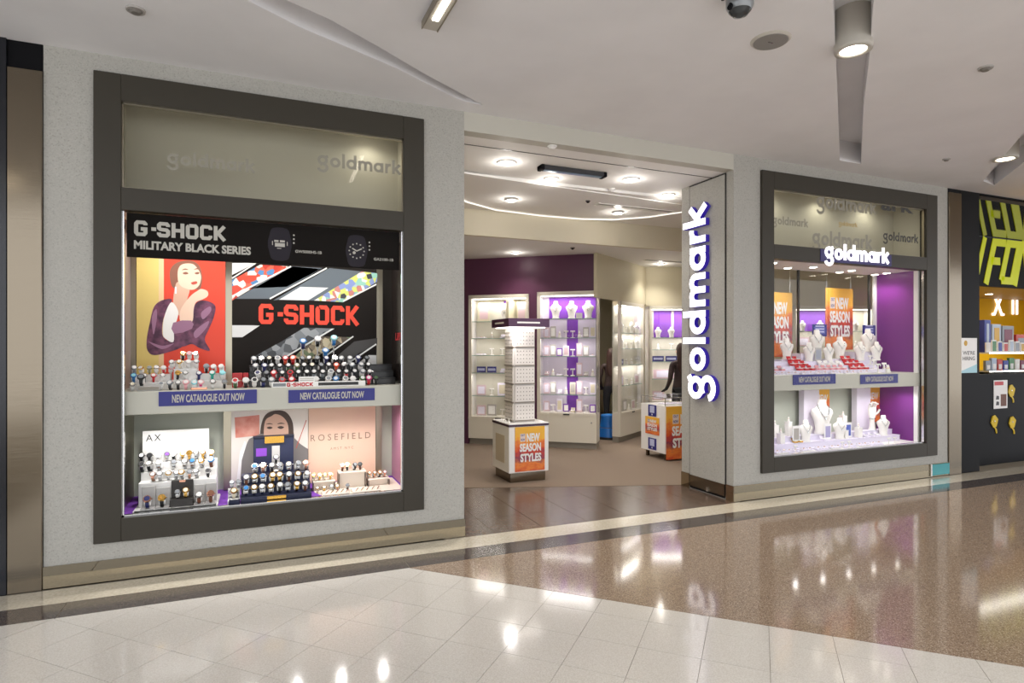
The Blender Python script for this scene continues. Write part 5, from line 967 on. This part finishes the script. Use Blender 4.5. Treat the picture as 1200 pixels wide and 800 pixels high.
# ------------------------------------------------------------------ people and step stool
def person(label, loc, rz, sc=1.):
    t = thing('person', label, 'person', loc, rz, scale=sc)
    J = {'pel': (0, 0, .95, .15, .11), 'waist': (0, .0, 1.10, .125, .095), 'chest': (0, .0, 1.28, .15, .105), 'neckb': (0, .01, 1.42, .06, .06), 'neck': (0, .0, 1.48, .05, .05), 'head': (0, -.015, 1.56, .075, .088), 'crown': (0, -.005, 1.64, .062, .07)}
    E_ = [('pel', 'waist'), ('waist', 'chest'), ('chest', 'neckb'), ('neckb', 'neck'), ('neck', 'head'), ('head', 'crown')]
    for s_, q in (('l', -1), ('r', 1)):
        J.update({'hip'+s_: (q*.09, 0, .90, .095, .095), 'knee'+s_: (q*.095, -.01, .50, .058, .06), 'ankle'+s_: (q*.095, .02, .09, .038, .042), 'toe'+s_: (q*.105, -.12, .035, .04, .032),
                  'sh'+s_: (q*.175, .01, 1.37, .055, .055), 'el'+s_: (q*.23, .03, 1.09, .042, .042), 'wr'+s_: (q*.20, -.12, .93, .028, .03), 'palm'+s_: (q*.185, -.19, .90, .032, .02)})
        E_ += [('pel', 'hip'+s_), ('hip'+s_, 'knee'+s_), ('knee'+s_, 'ankle'+s_), ('ankle'+s_, 'toe'+s_), ('chest', 'sh'+s_), ('sh'+s_, 'el'+s_), ('el'+s_, 'wr'+s_), ('wr'+s_, 'palm'+s_)]
        for k, (dx, l_) in enumerate(((-.024, .065), (-.008, .075), (.008, .072), (.024, .058))):
            J[f'f{k}{s_}'] = (q*.185+dx, -.24, .885, .0095, .0095); J[f'g{k}{s_}'] = (q*.185+dx*1.1, -.19-l_-.03, .86, .008, .008); E_ += [('palm'+s_, f'f{k}{s_}'), (f'f{k}{s_}', f'g{k}{s_}')]
        J['t0'+s_] = (q*.15, -.19, .905, .011, .011); J['t1'+s_] = (q*.14, -.225, .90, .009, .009); E_ += [('wr'+s_, 't0'+s_), ('t0'+s_, 't1'+s_)]
    ks = list(J); me = bpy.data.meshes.new('body'); me.from_pydata([J[k][:3] for k in ks], [(ks.index(a), ks.index(c)) for a, c in E_], []); me.update()
    o = bpy.data.objects.new('body', me); COL.objects.link(o); o.parent = t
    m = o.modifiers.new('skin', 'SKIN'); m.use_smooth_shade = True
    for k, s_ in zip(ks, me.skin_vertices[0].data): s_.radius = J[k][3:5]; s_.use_root = (k == 'pel')
    sb = o.modifiers.new('sub', 'SUBSURF'); sb.levels = 1; sb.render_levels = 2
    # clothing colours by height: dark trousers, dark top, skin on face and hands
    bm_ = mat('person_body', '#222222', .7); 
    if not bm_.get('done'):
        N, L, b = nodes(bm_); sp = N.new('ShaderNodeSeparateXYZ'); L.new(coords(bm_), sp.inputs[0])
        mr = N.new('ShaderNodeMath'); mr.operation = 'DIVIDE'; L.new(sp.outputs[2], mr.inputs[0]); mr.inputs[1].default_value = 1.7
        L.new(ramp(bm_, mr.outputs[0], [(0, '#151416'), (.04, '#26262c'), (.56, '#2c2b32'), (.565, '#3a2a28'), (.84, '#d9ab90')], 'CONSTANT'), b.inputs['Base Color']); bm_['done'] = 1
    me.materials.append(bm_); ROOT[o.name] = ROOT[t.name]
    hm = mat('dark_brown_hair', '#3a2018', .6)
    part('hair', MB().rings([(1.16, .05, .03, 0, .09), (1.24, .095, .04, 0, .085), (1.36, .11, .05, 0, .07), (1.46, .10, .06, 0, .045), (1.54, .095, .085, 0, .03), (1.62, .09, .09, 0, .015), (1.68, .065, .07, 0, .008), (1.71, .02, .025, 0, .005)], 16), hm, t, world=False)
    for q in (-1, 1): part('eye', MB().rings([(1.565, .004, .003, q*.03, -.1), (1.57, .011, .006, q*.03, -.1), (1.575, .004, .003, q*.03, -.1)], 8), blackP, t, world=False); part('ear', MB().rings([(1.535, .006, .012, q*.083, -.01), (1.56, .011, .018, q*.086, -.008), (1.585, .006, .012, q*.083, -.01)], 8), skin, t, world=False)
    part('nose', MB().rings([(1.525, .014, .01, 0, -.105), (1.54, .012, .012, 0, -.108), (1.57, .006, .006, 0, -.1)], 8), skin, t, world=False); part('mouth', B(-.02, .02, -.103, -.095, 1.502, 1.51), mat('print_lips'), t, world=False)
    return t
person('mirror reflection of a person with long dark hair, built solid behind the blue stool', (5.965, 4.66, 0), math.radians(150), .93)  # solid second figure standing in for a mirror reflection
person('person with long brown hair in a dark top half hidden behind the entrance pillar', (6.50, 3.35, 0), math.radians(175), .98)
p = Vector((5.64, 4.13, 0)); blu = mat('stool_blue', '#1a6fc4', .35)
t = thing('step_stool', 'round bright blue two-step stool on the shop floor', 'step stool', (p.x, p.y+.12, 0)); c = (p.x, p.y+.12)
part('base_ring', MB().rings([(0, .20, .20), (.03, .205, .205), (.045, .20, .20)], 24, c), mat('rubber_black', '#1b1b1d', .6), t); part('lower_step', MB().rings([(.045, .195, .195), (.17, .175, .175), (.20, .17, .17)], 24, c), blu, t)
part('tread', MB().rings([(.20, .165, .165), (.207, .15, .15)], 24, c), mat('rubber_black'), t); part('upper_drum', MB().rings([(.205, .145, .145), (.38, .125, .125), (.41, .13, .13), (.42, .12, .12)], 24, c), blu, t); part('top_tread', MB().rings([(.42, .11, .11), (.427, .1, .1)], 24, c), mat('stool_tread', '#2a7fd0', .6), t)

# ------------------------------------------------------------------ neighbouring phone shop
yel = mat('yellow_wall', '#e6b41a', .45); yelL = mat('yellow_letter', '#d8dc1c', .4, emit='#d4dc10', es=.22); mir = mat('black_mirror', '#0d0d0f', .04, spec=1.)
single('wall_neighbour_panel', B(8.21, 8.60, .0, .3, 0, 3.6), blackM, kind='structure')
def nprism(y0, y1, x0, x1, z0, z1): return MB().prism(clip([(x0, y0), (x1, y0), (x1, y1), (x0, y1)], [(-DL[0], -DL[1], -DL[2]-.2)]), (0, 0, z0), UX, (0, 1, 0), UZ, z1-z0)
single('ceiling', nprism(.0, 1.62, 8.6, 17, 3.52, 3.58), mir, kind='structure')
single('wall_neighbour_head', B(8.6, 17, .0, .03, 3.57, 3.62), blackM, kind='structure')
single('wall_neighbour_back', B(12.62, 17, 3.4, 3.45, 0, 3.6), yel, kind='structure')
single('wall_neighbour_side', B(16.9, 17, 0, 3.4, 0, 3.6), yel, kind='structure')
single('wall_neighbour_left', MB().prism([(8.66, .31), (12.62, 2.70), (12.62, 3.4), (12.64, 3.4), (12.64, 2.68), (8.68, .29)], (0, 0, 0), UX, (0, 1, 0), UZ, 3.5), yel, kind='structure')
single('ceiling', nprism(1.66, 3.39, 8.6, 16.9, 2.68, 2.72), mat('neighbour_ceiling', '#b39a5c', .5), kind='structure')
fs_ = thing('shop_fascia_sign', 'black fascia with huge slanted yellow capital letters over the neighbouring shop', 'sign', (12.5, 1.6, 2.66)); part('fascia', B(11.0, 16.9, 1.6, 1.655, 2.66, 3.515), blackM, fs_)
def ybig(paths, x, w, h, z, sw): 
    mb = MB()
    for q in paths: mb.ribbon([(x+a*w+b_*h*.33, z+b_*h) for a, b_ in q], sw, (0, 1.598, 0), UX, UZ, NY, .01)
    part('letter', mb, yelL, fs_)
zb, hh = 2.78, .66
ybig([[(0, -.1), (0, 1.1)]], 11.33, .3, hh, zb, .10); ybig([[(0, -.12), (0, 1.0), (1, 1.0)], [(0, .5), (.8, .5)]], 11.62, .33, hh, zb, .13)
ybig([[(0, 0), (0, 1), (1, 1), (1, 0), (0, 0)]], 12.03, .31, hh, zb, .13); ybig([[(0, -.12), (0, 1.05), (1, -.05), (1, 1.12)]], 12.45, .36, hh, zb, .12)
nc = thing('shop_counter', 'glossy black counter front across the neighbouring shop opening', 'counter', (11, .35, 0)); part('front', B(8.75, 15, .20, .25, .0, 1.20), blackM, nc); part('top', B(8.75, 15, .16, .25, 1.20, 1.24), blackM, nc)
for i, (px, py) in enumerate(((1186, 459), (1166, 495), (1187, 496))):
    p = at(px, py, .18); t = thing('yellow_tag', f'yellow folded tag on the black counter front, {("upper right one", "lower left one", "lower right one")[i]}', 'tag', (p.x, .18, p.z-.08), group='yellow tags on the black counter')
    part('flap', MB().prism([(-.07, .0), (-.02, -.07), (.05, -.06), (.09, .04), (.02, .10), (-.03, .09)], (p.x, .199, p.z), UX, UZ, NY, .012), mat('tag_yellow', '#d9b81a', .5), t); part('stem', MB().ribbon([(.0, -.05), (.05, -.1), (.06, -.15)], .025, (p.x, .199, p.z), UX, UZ, NY, .008), mat('tag_yellow'), t)
    part('hook', MB().cyl((p.x, .1995, p.z+.02), (p.x, .18, p.z+.02), .01, .01, 8), silverM, t)
a = at(1126, 437, -.006); b_ = at(1145, 396, -.006); t = board('paper_notice', 'white paper notice taped on the black panel beside the steel column', 'notice', (a.x, -.001, a.z), UX, UZ, NY, b_.x-a.x, b_.z-a.z, whiteP, .004); w_, h_ = b_.x-a.x, b_.z-a.z
for s, y in (("WE'RE", .52), ('HIRING', .36)): letters(t, s, (a.x, -.001, a.z), UX, UZ, NY, .12*w_, y*h_, .74*w_, .11*h_, mat('print_dark', '#3c3836', .4), .01, .0055)
part('logo_dot', MB().prism(flatdisc((.3*w_, .85*h_), .035, 14), (a.x, -.005, a.z), UX, UZ, NY, .001), mat('notice_gold', '#c89a2a', .5), t); part('blue_wave', MB().prism([(0, .05*h_), (w_*.5, .15*h_), (w_, .25*h_), (w_, 0), (0, 0)], (a.x, -.005, a.z), UX, UZ, NY, .001), mat('notice_blue', '#a9d4e0', .5), t)
a = at(1165, 479, .19); b_ = at(1181, 445, .19); t = board('paper_notice', 'white price sheet hanging on the black counter front', 'notice', (a.x, .198, a.z), UX, UZ, NY, b_.x-a.x, b_.z-a.z, whiteP, .004); w_, h_ = b_.x-a.x, b_.z-a.z
part('red_header', MB().prism([(.05*w_, .82*h_), (.7*w_, .82*h_), (.7*w_, .95*h_), (.05*w_, .95*h_)], (a.x, .194, a.z), UX, UZ, NY, .001), WC['red'], t); part('phone_picture', MB().prism([(.5*w_, .08*h_), (.92*w_, .08*h_), (.92*w_, .5*h_), (.5*w_, .5*h_)], (a.x, .194, a.z), UX, UZ, NY, .001), WC['brown'], t)
for k in range(2): part('tool_picture', MB().prism([(.15*w_, (.12+k*.2)*h_), (.38*w_, (.12+k*.2)*h_), (.38*w_, (.24+k*.2)*h_), (.2*w_, (.26+k*.2)*h_)], (a.x, .194, a.z), UX, UZ, NY, .001), blackP, t)
# lit shelves and boxed goods on the counter line
sf = thing('goods_shelf', 'white lit shelf unit of phone accessories in the neighbouring shop', 'shelf', (11.5, 1.2, 0)); part('plinth', B(10.62, 15, 1.0, 1.42, 0, 1.2), blackM, sf)
for z in (1.21, 1.50): part('shelf', B(10.62, 15, 1.0, 1.4, z, z+.02), whiteM, sf); part('light_strip', B(10.62, 15, .995, 1.0, z+.002, z+.018), stripE, sf)
cols = [mat('pack_'+str(i), c, .4) for i, c in enumerate(('#2c3f9c', '#8f96a0', '#e9e4dc', '#c23a32', '#d8a83a', '#4a8a58', '#b8c6d8', '#7a2f4a'))]
for i in range(9):
    x = 10.72+i*.155; h_ = (.16, .2, .18)[i % 3]; t = thing('accessory_pack', f'packaged phone accessory, {ordinal(i)} from left, on the lit middle shelf', 'package', (x, 1.08, 1.5205), group='phone accessories on the lit shelves'); part('card', B(x-.06, x+.06, 1.07, 1.09, 1.5205, 1.5205+h_, .003), whiteP, t); part('print', B(x-.045, x+.045, 1.066, 1.071, 1.54, 1.50+h_, .002), cols[(i*3+2) % 8], t)
    t = thing('accessory_pack', f'packaged phone accessory, {ordinal(i)} from left, on the lower lit shelf', 'package', (x, 1.08, 1.2305), group='phone accessories on the lit shelves'); part('card', B(x-.065, x+.065, 1.07, 1.11, 1.2305, 1.2305+h_, .003), cols[(i*5+1) % 8], t); part('label', B(x-.04, x+.04, 1.066, 1.071, 1.25, 1.24+h_*.5, .002), whiteP, t)
for i, (px0, px1, py0, py1, ci) in enumerate(((1150, 1158, 403, 375, 0), (1159, 1170, 404, 380, 6), (1171, 1185, 405, 382, 1), (1187, 1200, 406, 392, 3))):
    a = at(px0, py0, 1.3); b_ = at(px1, py1, 1.3); t = thing('boxed_gadget', f'boxed gadget on the top of the neighbouring shelf, {ordinal(i)} from left', 'box', ((a.x+b_.x)/2, 1.3, 1.5205), group='boxed gadgets in the neighbouring shop'); part('carton', B(a.x, b_.x-.02, 1.25, 1.38, 1.5205, b_.z, .004), cols[ci], t); part('picture', B(a.x+.05, b_.x-.07, 1.246, 1.251, 1.60, b_.z-.06), cols[(ci+6) % 8], t)
for i, (px, s) in enumerate(((1170, 'X'), (1190, 'II'))):
    a = at(px-7, 368, 3.38); t = thing('wall_emblem', f'glowing white emblem on the yellow wall, {("curved cross", "pair of bars")[i]}', 'sign', (a.x, 3.38, a.z)); mb = []
    pths = ([[(0, .75), (.12, .75), (.3, .4), (.12, 0), (0, 0)], [(.62, .75), (.5, .75), (.32, .4), (.5, 0), (.62, 0)]] if i == 0 else [[(.2, 0), (.2, .75)], [(.42, 0), (.42, .75)]])
    for q in pths: part('bar', MB().ribbon([(a_*.7, c_*.55) for a_, c_ in q], .05, (a.x, 3.395, a.z), UX, UZ, NY, .02), signE, t)
for x, y, e in ((11.8, 2.45, 110), (13.5, 2.6, 130), (14.8, 2.4, 110)): downlight('downlight', x, y, 2.68, .06, e, 'round downlight in the yellow neighbouring shop, '+{11.8: 'leftmost', 13.5: 'middle', 14.8: 'rightmost'}[x], 'neighbour downlights', (1, .95, .82))
lamp('AREA', (12, 1.15, 2.6), 14, (1, .95, .85), size=4, size_y=.2)
# small glossy cyan block at the floor by the right window
t = thing('skirting_block', 'small glossy cyan box at the foot of the right window wall', 'glass block', (7.78, -.02, .01)); part('block', B(7.62, 7.955, -.03, -.013, .02, .16, .006), mat('cyan_gloss', '#4a9a9e', .06, .5), t); part('end_cap', B(7.60, 7.62, -.032, -.013, .015, .165, .003), silverM, t)
